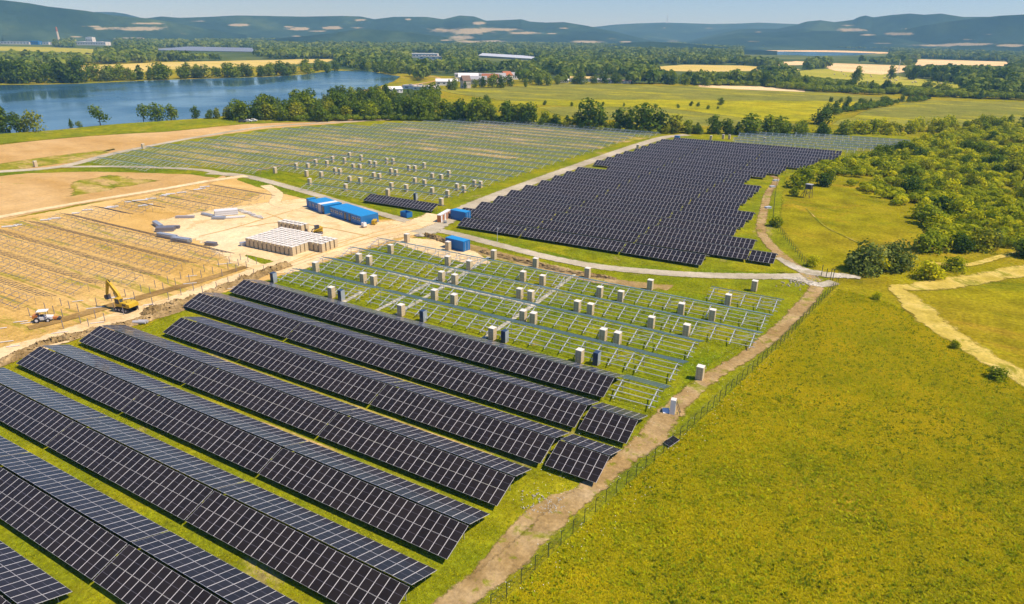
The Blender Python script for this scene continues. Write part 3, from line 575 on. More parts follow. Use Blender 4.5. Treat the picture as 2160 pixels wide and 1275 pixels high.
for px, py, h, k, w, lab in [(1150, 266, 7, 'mid', 1, 'light green tree at the right end of the dense row'), (1172, 268, 6, 'dark', 1.1, 'low dark tree right of the dense row'), (1195, 269, 6, 'dark', 1.1, 'squat dark tree left of the tallest round tree'), (1220, 270, 7, 'mid', 1, 'green tree against the left side of the tallest round tree'),
                             (1244, 272, 13.5, 'dark', 1.05, 'tallest round dark tree in the row at the meadow edge'), (1268, 273, 8, 'dark', 1, 'dark tree on the right flank of the tallest round tree'), (1302, 275, 10, 'dark', 1.1, 'broad dark tree, second big crown in the row'), (1322, 276, 8, 'mid', 1, 'smaller tree on the right flank of the second big crown'),
                             (1356, 278, 12.5, 'dark', 1.05, 'big conical dark tree, third big crown in the row'), (1392, 279, 9.5, 'dark', .9, 'dark upright tree right of the third big crown'), (1422, 280, 8, 'yellow', 1, 'yellow-green round tree beyond the top of the gravel road'), (1450, 281, 6, 'mid', 1.1, 'low green tree beyond the far end of the panels'), (1470, 281, 5, 'dark', 1.1, 'low dark bushy tree beyond the far end of the panels'),
                             (1502, 282, 8.5, 'dark', 1.1, 'round dark tree beyond the far panels'), (1532, 283, 7, 'mid', 1, 'green tree right of the round dark one beyond the panels'), (1556, 284, 6, 'dark', 1, 'slim dark tree beyond the far panels'), (1584, 284, 9, 'mid', 1.1, 'broad light tree, left one of a pair beyond the frames'), (1618, 284, 9, 'mid', 1.1, 'broad light tree, middle of the clump beyond the frames'), (1645, 284, 8, 'mid', 1.1, 'broad light tree, right one of the clump beyond the frames'),
                             (1732, 262, 8.5, 'dark', 1.1, 'round dark bush where the hedge meets the meadow corner'), (1519, 222, 5, 'dark', 1.1, 'lone dark bush out in the yellow meadow'), (1458, 224, 3, 'dark', 1, 'small dark bush in the meadow, left of the lone round one'), (1472, 225, 2.6, 'dark', 1, 'tiny dark bush beside another in the meadow'), (1028, 218, 5, 'dark', 1.3, 'low dark bush in the meadow just behind the dense row'), (1805, 178, 17, 'mid', .9, 'tall fan-shaped tree standing above the scrub line'), (910, 222, 13, 'dark', .8, 'tall dark tree sticking out above the belt')]:
    plant(k, *S(px, py), h*1.12, lab, wide=w*1.15)
for x, y in along([(1660, 286), (1760, 283), (1850, 283), (1930, 281), (2060, 270), (2160, 266), (2260, 262)], 42, 7): plant(random.choice(['scrub', 'scrub', 'scrubyel', 'mid']), x, y, random.uniform(4, 7.5), 'green shrub in the hedge along the back of the park', 'bush', 'hedge shrubs along the back of the park')
for x, y in along([(1135, 267), (1250, 274), (1400, 281), (1520, 284), (1660, 287)], 30, 2): plant(random.choice(['scrub', 'mid', 'dark', 'scrubyel']), x, y, random.uniform(2.6, 4.8), 'low green shrub filling the gaps in the tree row behind the panels', 'bush', 'shrubs filling the tree row')
for x, y in along([(1740, 240), (1800, 228), (1880, 220), (1950, 211)], 16, 2.5): plant('dark', x, y, random.uniform(4, 7), 'dark shrub in the hedge crossing the meadow', 'bush', 'hedge shrubs crossing the meadow')
for x, y in along([(1745, 216), (1830, 218)], 8, 3): plant('dark', x, y, random.uniform(3, 5), 'low dark shrub in the short hedge in the yellow meadow', 'bush', 'short hedge in the meadow')
for x, y in along([(1140, 222), (1180, 224), (1300, 226), (1450, 229), (1560, 232)], 9, 4): plant('dark', x, y, random.uniform(1.6, 3.2), 'tiny dark shrub dotting the meadow boundary', 'bush', 'tiny shrubs dotting the meadow boundary')
# woods edge across the middle right
for x, y in along([(930, 190), (1010, 185), (1100, 182), (1200, 178), (1300, 176), (1440, 178), (1500, 182)], 28, 7): plant(random.choice(['dark', 'mid']), x, y, random.uniform(7, 12), 'tree along the far edge of the yellow meadow by the farm roofs', group='trees at the far edge of the yellow meadow')
for x, y in along([(1440, 176), (1560, 178), (1680, 186), (1760, 192), (1850, 196), (1960, 200), (2060, 206), (2160, 208), (2260, 210)], 40, 9): plant(random.choice(['dark', 'mid', 'dark']), x, y, random.uniform(7, 13), 'tree in the scrub line beyond the right-hand meadow', group='trees beyond the right-hand meadow')
for x, y in along([(1905, 168), (1980, 172), (2060, 178), (2160, 186), (2280, 190)], 22, 14): plant('dark', x, y, random.uniform(15, 21), 'tall dark tree of the wood right of the bale field', group='tall trees right of the bale field')
# scrubland on the right
SCR = [(1790, 344), (1860, 322), (1940, 306), (1990, 288), (2160, 266), (2330, 262), (2330, 540), (2160, 520), (2060, 530), (1970, 520), (1960, 480), (1900, 440), (1840, 412), (1790, 392), (1740, 384), (1700, 372), (1720, 352)]
SCRw = [S(*p) for p in SCR]; cnt = 0; placed = []
sx = [p[0] for p in SCRw]; sy = [p[1] for p in SCRw]
while cnt < 172:
    x = random.uniform(min(sx), max(sx)); y = random.uniform(min(sy), max(sy))
    if not inpoly(x, y, SCRw): continue
    px, py = P(x, y); dens = .30 if px < 1840 else .75
    if py > 300 and px > 1950: dens = 1.0
    if px > 2200: continue
    if random.random() > dens or any((x-a)**2+(y-b)**2 < 3.4**2 for a, b in placed): continue
    placed.append((x, y)); cnt += 1
    h = random.uniform(2.6, 5.6) if px > 1850 else random.uniform(1.8, 4.2)
    plant(random.choice(['scrub', 'scrub', 'scrub', 'scrubyel', 'scrub']), x, y, h, 'bushy shrub in the scrubland right of the park', 'bush', 'shrubs of the scrubland', wide=random.uniform(.75, 1.25))
for px, py, h, k, w, lab in [(1822, 574, 6.2, 'willow', 1.0, 'big silvery green bush, left one of the pair near the gate'), (1888, 568, 6.0, 'willow', 1.0, 'big silvery green bush, right one of the pair near the gate'), (1845, 572, 4.5, 'scrub', 1, 'darker bush between the silvery pair'), (1800, 566, 3.6, 'scrub', 1, 'low green bush on the left flank of the silvery pair'),
                             (1958, 588, 3.4, 'scrub', 1.3, 'round dark bush left of the straw track'), (1960, 530, 4.6, 'scrub', 1.2, 'round dark bush below the scrubland'), (2026, 530, 4, 'scrub', 1, 'green bush beside the narrow straw path'), (2096, 524, 4.8, 'silver', 1, 'pale rounded tree at the foot of the scrubland'), (2012, 570, 3, 'scrubyel', 1.2, 'low bush between the two straw tracks'),
                             (2100, 800, 1.9, 'scrub', 1.1, 'dark bush alone in the meadow at the far right'), (1635, 478, 2.6, 'scrub', 1.1, 'dark bush beside the corner of the fence'), (1714, 563, 2.4, 'scrub', 1, 'small bush left of the gate posts'), (1850, 632, 1.5, 'scrub', 1, 'knee-high bush in the meadow right of the gate'), (2014, 735, 1.3, 'scrub', 1, 'knee-high bush beside the straw track'),
                             (1674, 414, 2.8, 'scrub', 1, 'dark bush left of the wooden lookout'), (1681, 396, 4.6, 'scrub', 1.2, 'large dark bush behind the wooden lookout'), (1732, 392, 4.2, 'scrub', 1.0, 'dark bush right of the wooden lookout'), (1787, 358, 4, 'scrub', .9, 'dark round bush beside the back fence'), (1697, 380, 4.2, 'scrub', 1.3, 'wide bush above the lookout roof'), (2155, 540, 4, 'scrub', 1, 'dark bush at the right edge beside the path')]:
    plant(k, *S(px, py), h, lab, 'bush', wide=w)
# distant woods: a mass nobody could count
def woods(name, n_try, region_px, holes, spacing, seed, hm=13, leafm=None, near=False):
    r = np.random.default_rng(seed); reg = [S(*p) for p in region_px]; hl = [[S(*p) for p in h] for h in holes]
    xs = [p[0] for p in reg]; ys = [p[1] for p in reg]
    X = r.uniform(min(xs), max(xs), n_try); Y = r.uniform(min(ys), max(ys), n_try); ok = inpoly(X, Y, reg)
    X, Y = X[ok], Y[ok]
    ok = np.ones(len(X), bool)
    for zt in (0, hm*.5, hm*1.0):                  # keep open what can be seen of the fields and water over the tree tops
        vx = X*FWw[0]+Y*FWw[1]+(zt-H0)*FWw[2]; qx = 1080+F_PX*(X*R2w[0]+Y*R2w[1]+(zt-H0)*R2w[2])/vx; qy = 637.5-F_PX*(X*U2w[0]+Y*U2w[1]+(zt-H0)*U2w[2])/vx
        for h in holes: ok &= ~inpoly(qx, qy, h)
    X, Y = X[ok], Y[ok]; d = np.hypot(X, Y)
    cl = vnoise(X+9000, Y+9000, 130, seed)*.6+vnoise(X+9000, Y+9000, 45, seed+3)*.4
    if near: cl = vnoise(X+9000, Y+9000, 22, seed)*.6+vnoise(X+9000, Y+9000, 8, seed+3)*.4
    keep = (r.random(len(X)) < np.clip((900/d)**1.3, .05, 1)*np.clip((cl-(.36 if near else .28))*5, .0 if near else .08, 1)); X, Y, d = X[keep], Y[keep], d[keep]
    n = len(X); big = np.clip(d/900, 1, 3.2)**.75
    H = hm*r.uniform(.6, 1.25, n); Rr = spacing*.5*r.uniform(.8, 1.3, n)*big
    K = 120 if near else 26; dd = r.normal(size=(n, K, 3)); dd[:, :, 2] = np.abs(dd[:, :, 2])*1.1-.35; dd /= np.linalg.norm(dd, axis=2)[:, :, None]
    C = np.zeros((n, K, 3)); C[:, :, 0] = X[:, None]+dd[:, :, 0]*Rr[:, None]; C[:, :, 1] = Y[:, None]+dd[:, :, 1]*Rr[:, None]; C[:, :, 2] = np.maximum(H[:, None]*(.55+.42*dd[:, :, 2]), .3)
    nr = dd+r.normal(size=dd.shape)*.35; nr /= np.linalg.norm(nr, axis=2)[:, :, None]
    a = np.cross(nr, r.normal(size=dd.shape)); a /= np.linalg.norm(a, axis=2)[:, :, None]; b = np.cross(nr, a)
    sz = (Rr[:, None]*r.uniform(*((.13, .24) if near else (.28, .5)), (n, K)))[:, :, None]
    V = np.stack([C-a*sz-b*sz*.5, C+a*sz*.4-b*sz, C+a*sz+b*sz*.5, C-a*sz*.3+b*sz], 2).reshape(-1, 3); V[:, 2] = np.maximum(V[:, 2], .2)
    tone = np.clip(np.repeat(r.normal(.45, .2, n), K)+r.normal(0, .1, n*K), 0, 1)
    me = np_mesh(name, V, np.arange(n*K*4).reshape(-1, 4), leafm or M_leaffar, {'tone': ('FACE', tone)})
    print('woods', name, n)
    o = link(name, me); tag(o, kind='stuff'); return o
HOLES = [[(120, 146), (200, 137), (350, 131), (640, 124.5), (712, 125), (720, 148), (640, 160), (300, 174), (190, 180), (120, 170)], [(930, 176), (1190, 178), (1500, 183), (1760, 196), (2160, 212), (2600, 225), (2600, 300), (900, 300)], [(112, 147), (200, 137), (350, 131), (640, 124.5), (704, 125), (690, 132), (600, 139), (480, 144), (330, 149), (270, 160), (170, 160)], [(-40, 97), (100, 99), (210, 103.5), (198, 118), (150, 111), (-40, 108)],
         [(1340, 146), (1440, 136), (1560, 138), (1700, 147), (1500, 153), (1400, 151)], [(1735, 140), (1760, 133), (1915, 137), (1915, 153), (1860, 160), (1760, 152)], [(1915, 133), (1940, 124), (2150, 131), (2120, 141), (1990, 138), (1930, 141)], [(1620, 133), (1680, 129), (1740, 133), (1700, 138), (1640, 139)],
         [(1650, 152), (1740, 145), (1860, 155), (1960, 169), (2040, 180), (2010, 195), (1930, 196), (1840, 186), (1760, 174), (1690, 164)], [(1475, 179), (1600, 182), (1700, 189), (1695, 196), (1560, 191), (1480, 186)], [(1560, 105), (1700, 104), (1880, 108), (1880, 120), (1700, 121), (1560, 117)],
         [(1300, 123), (1420, 120.5), (1440, 125), (1330, 127)], [(325, 101), (540, 104), (560, 112), (325, 110)], LAKE, [(1000, 117), (1140, 122), (1140, 130), (1000, 126)], [(900, 158), (1090, 154), (1100, 176), (910, 180)], [(150, 84), (245, 84), (245, 100), (150, 100)], [(-20, 82), (118, 84), (118, 100), (-20, 97)], [(860, 112), (935, 112), (935, 127), (860, 126)], [(1205, 162), (1330, 163), (1330, 178), (1205, 176)], [(770, 185), (900, 178), (900, 196), (760, 196)]]
WREG = [(-200, 178), (0, 174), (300, 168), (600, 158), (700, 146), (800, 146), (860, 162), (900, 178), (960, 184), (1200, 178), (1440, 178), (1700, 190), (1900, 200), (2160, 208), (2500, 220), (2700, 118), (2160, 106), (1080, 90), (0, 77), (-500, 72)]
woods('woodland', 330000, WREG, HOLES, 11, 31)
woods('undergrowth', 9000, SCR, [], 3.4, 77, 2.6, M_leafscrub, near=True)
woods('undergrowth', 2500, [(1135, 264), (1400, 277), (1660, 279), (1930, 278), (2200, 258), (2200, 270), (1960, 288), (1660, 284), (1400, 284), (1135, 270)], [], 3.0, 78, 2.4, M_leafscrub, near=True)
woods('undergrowth', 3500, [(480, 250), (640, 247), (800, 245), (940, 248), (1130, 262), (1120, 266), (930, 256), (800, 255), (640, 257), (480, 256)], [], 3.4, 79, 3.2, M_leafmid, near=True)
woods('undergrowth', 1500, [(1738, 244), (1800, 230), (1880, 220), (1955, 209), (1960, 213), (1885, 225), (1805, 236), (1742, 248)], [], 3.6, 80, 4.0, M_leafdark, near=True)
woods('woodland_edge', 9000, [(1440, 162), (1600, 160), (1700, 170), (1800, 182), (1960, 197), (2200, 207), (2200, 214), (1960, 205), (1800, 199), (1700, 193), (1600, 183), (1440, 180)], [], 6, 81, 5.5, M_leafmid, near=True)
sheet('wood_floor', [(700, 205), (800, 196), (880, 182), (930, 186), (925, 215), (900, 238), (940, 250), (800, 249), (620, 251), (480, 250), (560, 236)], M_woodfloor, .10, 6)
ribbon('farm_road', [(735, 198), (790, 188), (860, 181), (915, 172), (925, 165), (890, 160)], [5, 5, 4, 4], M_tan, .2)

# ------------------------------------------------------------------ solar tables
TILT = math.asin(1.405/4.154); ZL, ZR = .8, 2.2; MW, ML, MP = 1.13, 2.06, 1.15
def panel_mesh(nx, ny, name):
    """nx by ny modules in one mesh lying in x,y (y upslope) with frames, glass and divider"""
    b = MB(); fr = .026
    for i in range(nx):
        for j in range(ny):
            x0 = i*MP+.01; x1 = x0+MW; y0 = j*(ML+.03); y1 = y0+ML; fy = .011
            for (a, c_, e, f_) in ((x0, x0+fr, y0, y1), (x1-fr, x1, y0, y1), (x0+fr, x1-fr, y0, y0+fy), (x0+fr, x1-fr, y1-fy, y1)):
                b.add([(a, e, .035), (c_, e, .035), (c_, f_, .035), (a, f_, .035)], [(0, 1, 2, 3)], 0)
            ym = (y0+y1)/2; fy = .011
            for (e, f_, mi) in ((y0+fy, ym-.012, 1), (ym-.012, ym+.012, 2), (ym+.012, y1-fy, 1)):
                b.add([(x0+fr, e, .035), (x1-fr, e, .035), (x1-fr, f_, .035), (x0+fr, f_, .035)], [(0, 1, 2, 3)], mi)
            b.add([(x0, y0, 0), (x1, y0, 0), (x1, y1, 0), (x0, y1, 0), (x0, y0, .035), (x1, y0, .035), (x1, y1, .035), (x0, y1, .035)], [(0, 1, 5, 4), (1, 2, 6, 5), (2, 3, 7, 6), (3, 0, 4, 7)], 0)
            b.add([(x0, y0, 0), (x1, y0, 0), (x1, y1, 0), (x0, y1, 0)], [(3, 2, 1, 0)], 3)
    return b.mesh(name, [M_alu, M_glass, M_cellline, M_backsheet])
CACHE = {}
def cached(key, fn):
    if key not in CACHE: CACHE[key] = fn()
    return CACHE[key]
def slope_pt(side, v, lift=0.0):
    """v metres upslope from the low edge on side -1 (front) or +1 (rear)"""
    y = side*(.15+(4.154-v)*cos(TILT)); z = ZL+v*sin(TILT)+lift*cos(TILT); return y, z
def stations(L): n = max(2, int(round(L/2.9))); return [.7+(L-1.4)*i/(n-1) for i in range(n)]
def frame_geom(L, w=1.0, legs=True, purl=4):
    b = MB()
    for side in (-1, 1):
        for v in ([.45, 1.6, 2.6, 3.75] if purl == 4 else [.6, 3.4]):
            y, z = slope_pt(side, v, -.06); b.beam((0, y, z), (L, y, z), (.10 if side < 0 else .05)*w, (.07 if side < 0 else .13)*w, 0 if side < 0 else 1)
        for x in stations(L):
            y0, z0 = slope_pt(side, .1, -.17); y1, z1 = slope_pt(side, 4.1, -.17); b.beam((x, y0, z0), (x, y1, z1), (.13 if side < 0 else .07)*w, .09*w, 0 if side < 0 else 1)
            if legs:
                y2, z2 = slope_pt(side, 1.1, -.2); b.beam((x, y2, 0), (x, y2, z2), .07*w, None, 2)
    for x in stations(L):
        if legs: b.beam((x, 0, 0), (x, 0, ZR-.25), .08*w, None, 2)
    return b
def panel_table(x0, y0, n, label, group, detailed=True, faces=(-1, 1), rz=0.0):
    """a ridge table of n module columns; origin at its left end under the ridge"""
    e = empty('solar_table', (x0, y0, 0), rz); tag(e, label, 'solar table', group); L = n*MP
    link('support_frame', cached(('sf', n, detailed), lambda: frame_geom(L, .9).mesh('support_frame', [M_postst, M_postst, M_postst])), e)
    one_ = cached('module', lambda: panel_mesh(1, 1, 'solar_panel')); arr = cached(('arr', n), lambda: panel_mesh(n, 2, 'panel_array'))
    for side in faces:
        if detailed:
            for i in range(n):
                for j in range(2):
                    v = j*(ML+.03); jz = random.gauss(0, .0035)
                    if side < 0: y, z = slope_pt(-1, v); o = link('solar_panel', one_, e, (i*MP, y, z), rot=(TILT+jz, random.gauss(0, .002), 0))
                    else: y, z = slope_pt(1, v); o = link('solar_panel', one_, e, (i*MP+MP, y, z), rot=(TILT+jz, random.gauss(0, .002), pi))
        else:
            if side < 0: y, z = slope_pt(-1, 0); link('panel_array', arr, e, (0, y, z), rot=(TILT+random.gauss(0, .003), 0, 0))
            else: y, z = slope_pt(1, 0); link('panel_array', arr, e, (L, y, z), rot=(TILT, 0, pi))
    return e
def open_table(x0, y0, n, label, group, rz=0.0, steel=None):
    """bare ridge frame with every rail, rafter and post a part"""
    steel = steel or M_galv
    e = empty('open_frame', (x0, y0, 0), rz); tag(e, label, 'mounting frame', group); L = n*MP
    pm = cached(('pm', n), lambda: MB().beam((-.15, 0, 0), (L+.15, 0, 0), .10, .07).mesh('rail', steel))
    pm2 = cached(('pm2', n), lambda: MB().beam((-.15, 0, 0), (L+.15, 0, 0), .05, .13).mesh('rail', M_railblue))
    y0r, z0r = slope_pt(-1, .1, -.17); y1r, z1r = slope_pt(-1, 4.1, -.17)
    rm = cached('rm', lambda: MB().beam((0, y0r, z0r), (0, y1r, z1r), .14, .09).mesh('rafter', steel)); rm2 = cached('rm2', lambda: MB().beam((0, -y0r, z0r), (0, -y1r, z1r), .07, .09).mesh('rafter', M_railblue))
    cp = cached('cp', lambda: MB().beam((0, 0, 0), (0, 0, ZR-.25), .08).mesh('post', M_postst)); y2, z2 = slope_pt(-1, 1.1, -.2); lp = cached('lp', lambda: MB().beam((0, 0, 0), (0, 0, z2), .07).mesh('post', M_postst))
    for side in (-1, 1):
        for v in (.45, 1.6, 2.6, 3.75): y, z = slope_pt(side, v, -.05); link('rail', pm if side < 0 else pm2, e, (0, y, z))
    st = stations(L)
    for x in st:
        link('rafter', rm, e, (x, 0, 0)); link('rafter', rm2, e, (x, 0, 0)); link('post', cp, e, (x, 0, 0)); link('post', lp, e, (x, y2, 0)); link('post', lp, e, (x, -y2, 0))
    for k in (1, len(st)-2):
        if len(st) > 3 and 0 < k < len(st)-1:
            dx = st[1]-st[0]
            bm = cached(('br', round(dx, 2)), lambda: MB().beam((0, -3.1, .95), (dx*.8, -1.9, 1.42), .06).beam((dx*.2, -1.9, 1.42), (dx, -.5, 1.9), .06).mesh('brace', steel))
            link('brace', bm, e, (st[k], 0, 0))
    return e
# near panel rows (ridge y, list of (left x, modules))
T0 = -32.05
def tb(k): return T0-27.85*(k+1)+.12
NEAR = {17.8: [(tb(k), 24) for k in (1, 2, 3)], 27.7: [(tb(k), 24) for k in (0, 1, 2, 3)], 37.7: [(tb(k), 24) for k in (0, 1, 2)], 47.55: [(tb(k), 24) for k in (0, 1, 2)], 57.25: [(tb(k), 24) for k in (0, 1, 2)],
        66.95: [(tb(2)+20.1-12.2, 17), (tb(1)+.35, 24), (tb(0)+.4, 24), (-31.2, 6)], 76.65: [(tb(2)+.6, 24), (tb(1)+.7, 24), (tb(0)+.5, 24), (-31.15, 6)], 86.3: [(tb(2)+1.7, 24), (tb(1)+1.0, 24), (tb(0)+.6, 24)]}
NEAR[66.95][0] = (-87.3-19.6, 17)
ordn = ['first', 'second', 'third', 'fourth', 'fifth', 'sixth', 'seventh', 'eighth', 'ninth', 'tenth', 'eleventh', 'twelfth', 'thirteenth', 'fourteenth', 'fifteenth', 'sixteenth', 'seventeenth', 'eighteenth', 'nineteenth', 'twentieth', 'twenty-first', 'twenty-second', 'twenty-third', 'twenty-fourth', 'twenty-fifth']
for ri, (y, lst) in enumerate(sorted(NEAR.items())):
    for q, (x, n) in enumerate(sorted(lst, key=lambda a: -a[0])):
        rn = 'nearest visible' if ri == 0 else ordn[ri]+' nearest'
        size_ = 'short six-column' if n == 6 else 'long dark'
        panel_table(x, y, n, f'{size_} panel table, {ordn[q]} from the right end of the {rn} row', 'finished tables in the front field')
# middle field of finished tables
MIDL = [153.2, 162.9, 172.2, 182.0, 191.9, 201.6, 211.8, 222.2, 232.2, 242.3, 251.8, 261.3, 271.0, 280.8, 290.2, 299.6, 309.0, 318.2, 327.0, 336.0, 345.0]
MIDR = [-36.5, -22.3, -29.1, -36.0, -35.8, -35.6, -41.8, -41.8, -41.8, -41.9, -49, -49, -45, -41.3, -41, -33.8, -33, -32.6, -27, -26.5, -26.2]
MIDLX = [-104.6]+[-111.3]*8+[-110.8, -102, -110.8, -110.4, -110, -109.6, -109.2, -108.8, -108.4, -108.3, -108.3, -105]
for i, (yl, xr, xl) in enumerate(zip(MIDL, MIDR, MIDLX)):
    dr = .028+.012*min(i, 4)/4 if i < 12 else .03
    x1 = xr; q = 0; first = True
    while x1-xl > 3:
        if first and (xr > -31.4 or -36.6 < xr < -31 or -41.9 <= xr <= -40.9 or -49.5 < xr < -44):
            tgt = -29.2 if xr > -28 else -57.0
            n = int((x1-tgt)/MP) if x1-tgt > 2 else 24
        else: n = 24
        first = False
        n = min(n, int((x1-xl)/MP)); n = max(n, 2)
        x0 = x1-n*MP
        panel_table(x0, yl+(x0+111)*dr, n, f'dark panel table, {ordn[q]} from the right in the {ordn[i]} row of the middle field', 'finished tables in the middle field', detailed=False, rz=dr)
        x1 = x0-.35; q += 1
# the lone finished table beside the cabins
e = panel_table(-145.9, 162.0, 23, 'lone finished panel table at the edge of the far open frames', None, detailed=False, faces=(-1,), rz=.02)
# open frames in the centre
OPEN = [(86.9, [(-31.1, 6)]), (96.5, [(-31.2, 6), (tb(0)+.6, 24), (tb(1)+.9, 24), (-111.4, 20)]), (105.9, [(-31.2, 6), (tb(0)+.6, 24), (tb(1)+.9, 24), (-111.9, 21)]), (115.2, [(-31.2, 13), (tb(0)+.6, 24), (tb(1)+.9, 24), (-111.9, 21)]),
        (124.7, [(-31.2, 13), (tb(0)+.6, 24), (tb(1)+.9, 24), (-111.5, 20)]), (134.4, [(-29.7, 12)])]
for i, (y, lst) in enumerate(OPEN):
    for q, (x, n) in enumerate(sorted(lst, key=lambda a: -a[0])):
        open_table(x, y, n, f'open steel frame, {ordn[q]} from the right in the {ordn[i]} bare row behind the panels', 'open frames in the central field', rz=.004)
# far open frames, too small to show parts
def far_frame(x0, y0, n, label, group, rz, m, w=1.0, low=False):
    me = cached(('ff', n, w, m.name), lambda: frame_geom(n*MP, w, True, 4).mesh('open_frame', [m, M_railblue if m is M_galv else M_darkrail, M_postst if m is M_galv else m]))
    o = link('open_frame', me, None, (x0, y0, 0), rz); tag(o, label, 'mounting frame', group); return o
FARG = 'open frames of the far field'; k = 0
for i in range(21):
    y = 162.6+9.85*i
    xl = -288 if i < 2 else (-296 if y < 260 else -296+(y-260)*.62)
    xr = -124.3 if i < 21 else -124
    if y > 345: xr = -118
    if i == 0: xr = -148
    # the lawn corner cuts into the first rows
    segs = []
    x1 = xr; q = 0
    while x1-xl > 8:
        n = min(24, int((x1-xl)/MP)); x0 = x1-n*MP
        if not (i < 1 and x0 < -178) and not (i < 2 and -232 < x0 < -190): segs.append((x0, n))
        x1 = x0-(.45 if not (-214 < x0 < -210) else 2.5)
    for q, (x0, n) in enumerate(segs):
        far_frame(x0, y+(x0+124)*.02+1.5, n, f'bare frame, {ordn[q]} from the road in the {ordn[i]} row of the far field', FARG, .02, M_galv, .82)
for i, (y, xl, xr) in enumerate([(153.6, -283, -245), (163.4, -288, -236)]):
    x1 = xr; q = 0
    while x1-xl > 8:
        n = min(24, int((x1-xl)/MP)); x0 = x1-n*MP
        far_frame(x0, y+(x0+240)*.02, n, f'bare steel frame, {ordn[q]} from the right in the {"lower" if i == 0 else "upper"} row above the sandy track', FARG, .02, M_galv, .82); x1 = x0-.4; q += 1
for i, (y, xl, xr) in enumerate([(357, -80, -21), (366.5, -80, -12), (376, -80, -6), (386, -82, -2), (396, -80, 1), (406, -62, 0)]):
    x1 = xr; q = 0
    while x1-xl > 8:
        n = min(24, int((x1-xl)/MP)); x0 = x1-n*MP
        far_frame(x0, y+(x0+60)*.06, n, f'bare frame, {ordn[q]} from the right in the {ordn[i]} row beyond the middle panels', 'open frames beyond the middle field', .06, M_galv, 1.0); x1 = x0-.4; q += 1
# frames standing on the sand
SANDR = [(143.2, -202.5, -173.4), (133.8, -202.8, -173.1), (124.2, -202.5, -174), (114.6, -203.4, -187.8), (105, -203.4, -188.4), (95.6, -203.4, -133.8), (86.2, -203, -134.5), (76.9, -225, -134.2), (67.8, -225, -138.5), (58.4, -225, -140), (49, -225, -142)]
for i, (y, xl, xr) in enumerate(SANDR):
    x1 = xr; q = 0
    while x1-xl > 6:
        n = min(24, int((x1-xl)/MP)); x0 = x1-n*MP
        far_frame(x0, y+.3, n, f'dull frame on sand, {ordn[q]} from the right in the {ordn[i]} row from the back', 'open frames standing on the sand', .01, M_galvdark, .62); x1 = x0-.4; q += 1

# ------------------------------------------------------------------ pallets of panels
def carton_mesh():
    b = MB(); b.box((0, 0, .07), (1.12, 1.12, .14), 2)
    b.box((0, 0, 1.27), (1.10, 1.10, 2.20), 0)
    b.box((0, 0, 2.40), (1.14, 1.14, .05), 1)
    for z in (.75, 1.45): b.box((0, 0, z), (1.108, 1.108, .03), 1)
    return b
cm_body = MB().box((0, 0, 1.22), (1.10, 1.10, 2.16), 0).mesh('carton', [M_carton])
cm_top = MB().box((0, 0, 2.33), (1.15, 1.15, .06)).mesh('lid', [M_cartontop])
cm_pal = MB().box((0, 0, .02), (1.14, 1.14, .04)).box((0, -.5, .08), (1.14, .1, .08)).box((0, 0, .08), (1.14, .1, .08)).box((0, .5, .08), (1.14, .1, .08)).box((0, 0, .13), (1.14, 1.14, .02)).mesh('pallet', [M_pallet])
cm_strap = MB()
for zz in (.55, 1.05, 1.55, 2.0): cm_strap.box((0, 0, zz), (1.115, 1.115, .025))
for k_ in (-.28, .28): cm_strap.box((k_, 0, 1.22), (.05, 1.12, 2.17))
cm_strap = cm_strap.mesh('strap', [simple('strap_tape', (.34, .27, .17), .7)])
dk_body = MB().box((0, 0, 1.22), (.85, 1.12, 2.16)).mesh('panel_stack', [simple('dark_stack', (.035, .06, .11), .35)])
dk_side = MB().box((.46, 0, 1.2), (.06, 1.1, 2.1)).mesh('pale_edge', [M_greyblue])
def pallet_box(x, y, label, group, rz=None, h=1.0, dark=False):
    e = empty('crate', (x, y, .0), random.uniform(-.06, .06) if rz is None else rz); tag(e, label, 'crate', group)
    link('pallet', cm_pal, e)
    if dark: link('panel_stack', dk_body, e); link('pale_edge', dk_side, e)
    else: link('carton', cm_body, e, sc=(1, 1, h)); link('strap', cm_strap, e, sc=(1, 1, h)); link('lid', cm_top, e, loc=(0, 0, 2.3*(h-1)))
    return e
rowsN = {91.7: [-95.6, -77.7, -57.3, -40.4], 101.5: [-109.9, -95.9, -93.0, -77.1, -72.3, -56.6, -54.4, -40.4, -37.7], 111.3: [-106, -102.9, -82.4, -78.9, -62.9, -60.3, -50, -47.2, -35, -28.4], 120.9: [-104.5, -87.5, -81.5, -67.5, -62.7, -49.4, -44.8, -32.3, -26.3], 130.6: [-107.2, -94.3, -81, -69.6, -56.5, -42, -25.7]}
for ri, (y, xs) in enumerate(rowsN.items()):
    for q, x in enumerate(xs): pallet_box(x+.3, y+.6, f'tall beige crate, {ordn[q]} from the left in the {ordn[ri]} central frame aisle', 'crates among the central frames')
for x, y, l in ((-22.9, 142, 'beige crate standing behind the short frame row near the gate'), (-21.7, 96.2, 'beige crate alone on the grass near the dirt track')): pallet_box(x+.3, y+.6, l, 'crates among the central frames')
for q, (x, y) in enumerate([(-112.4, 91.8), (-92.9, 91.7), (-72.5, 91.8), (-54.9, 92.0), (-37.7, 92.5)]): pallet_box(x+.3, y+.5, f'dark upright stack of panels, {ordn[q]} from the left behind the rearmost panel row', 'dark stacks behind the panel row', dark=True)
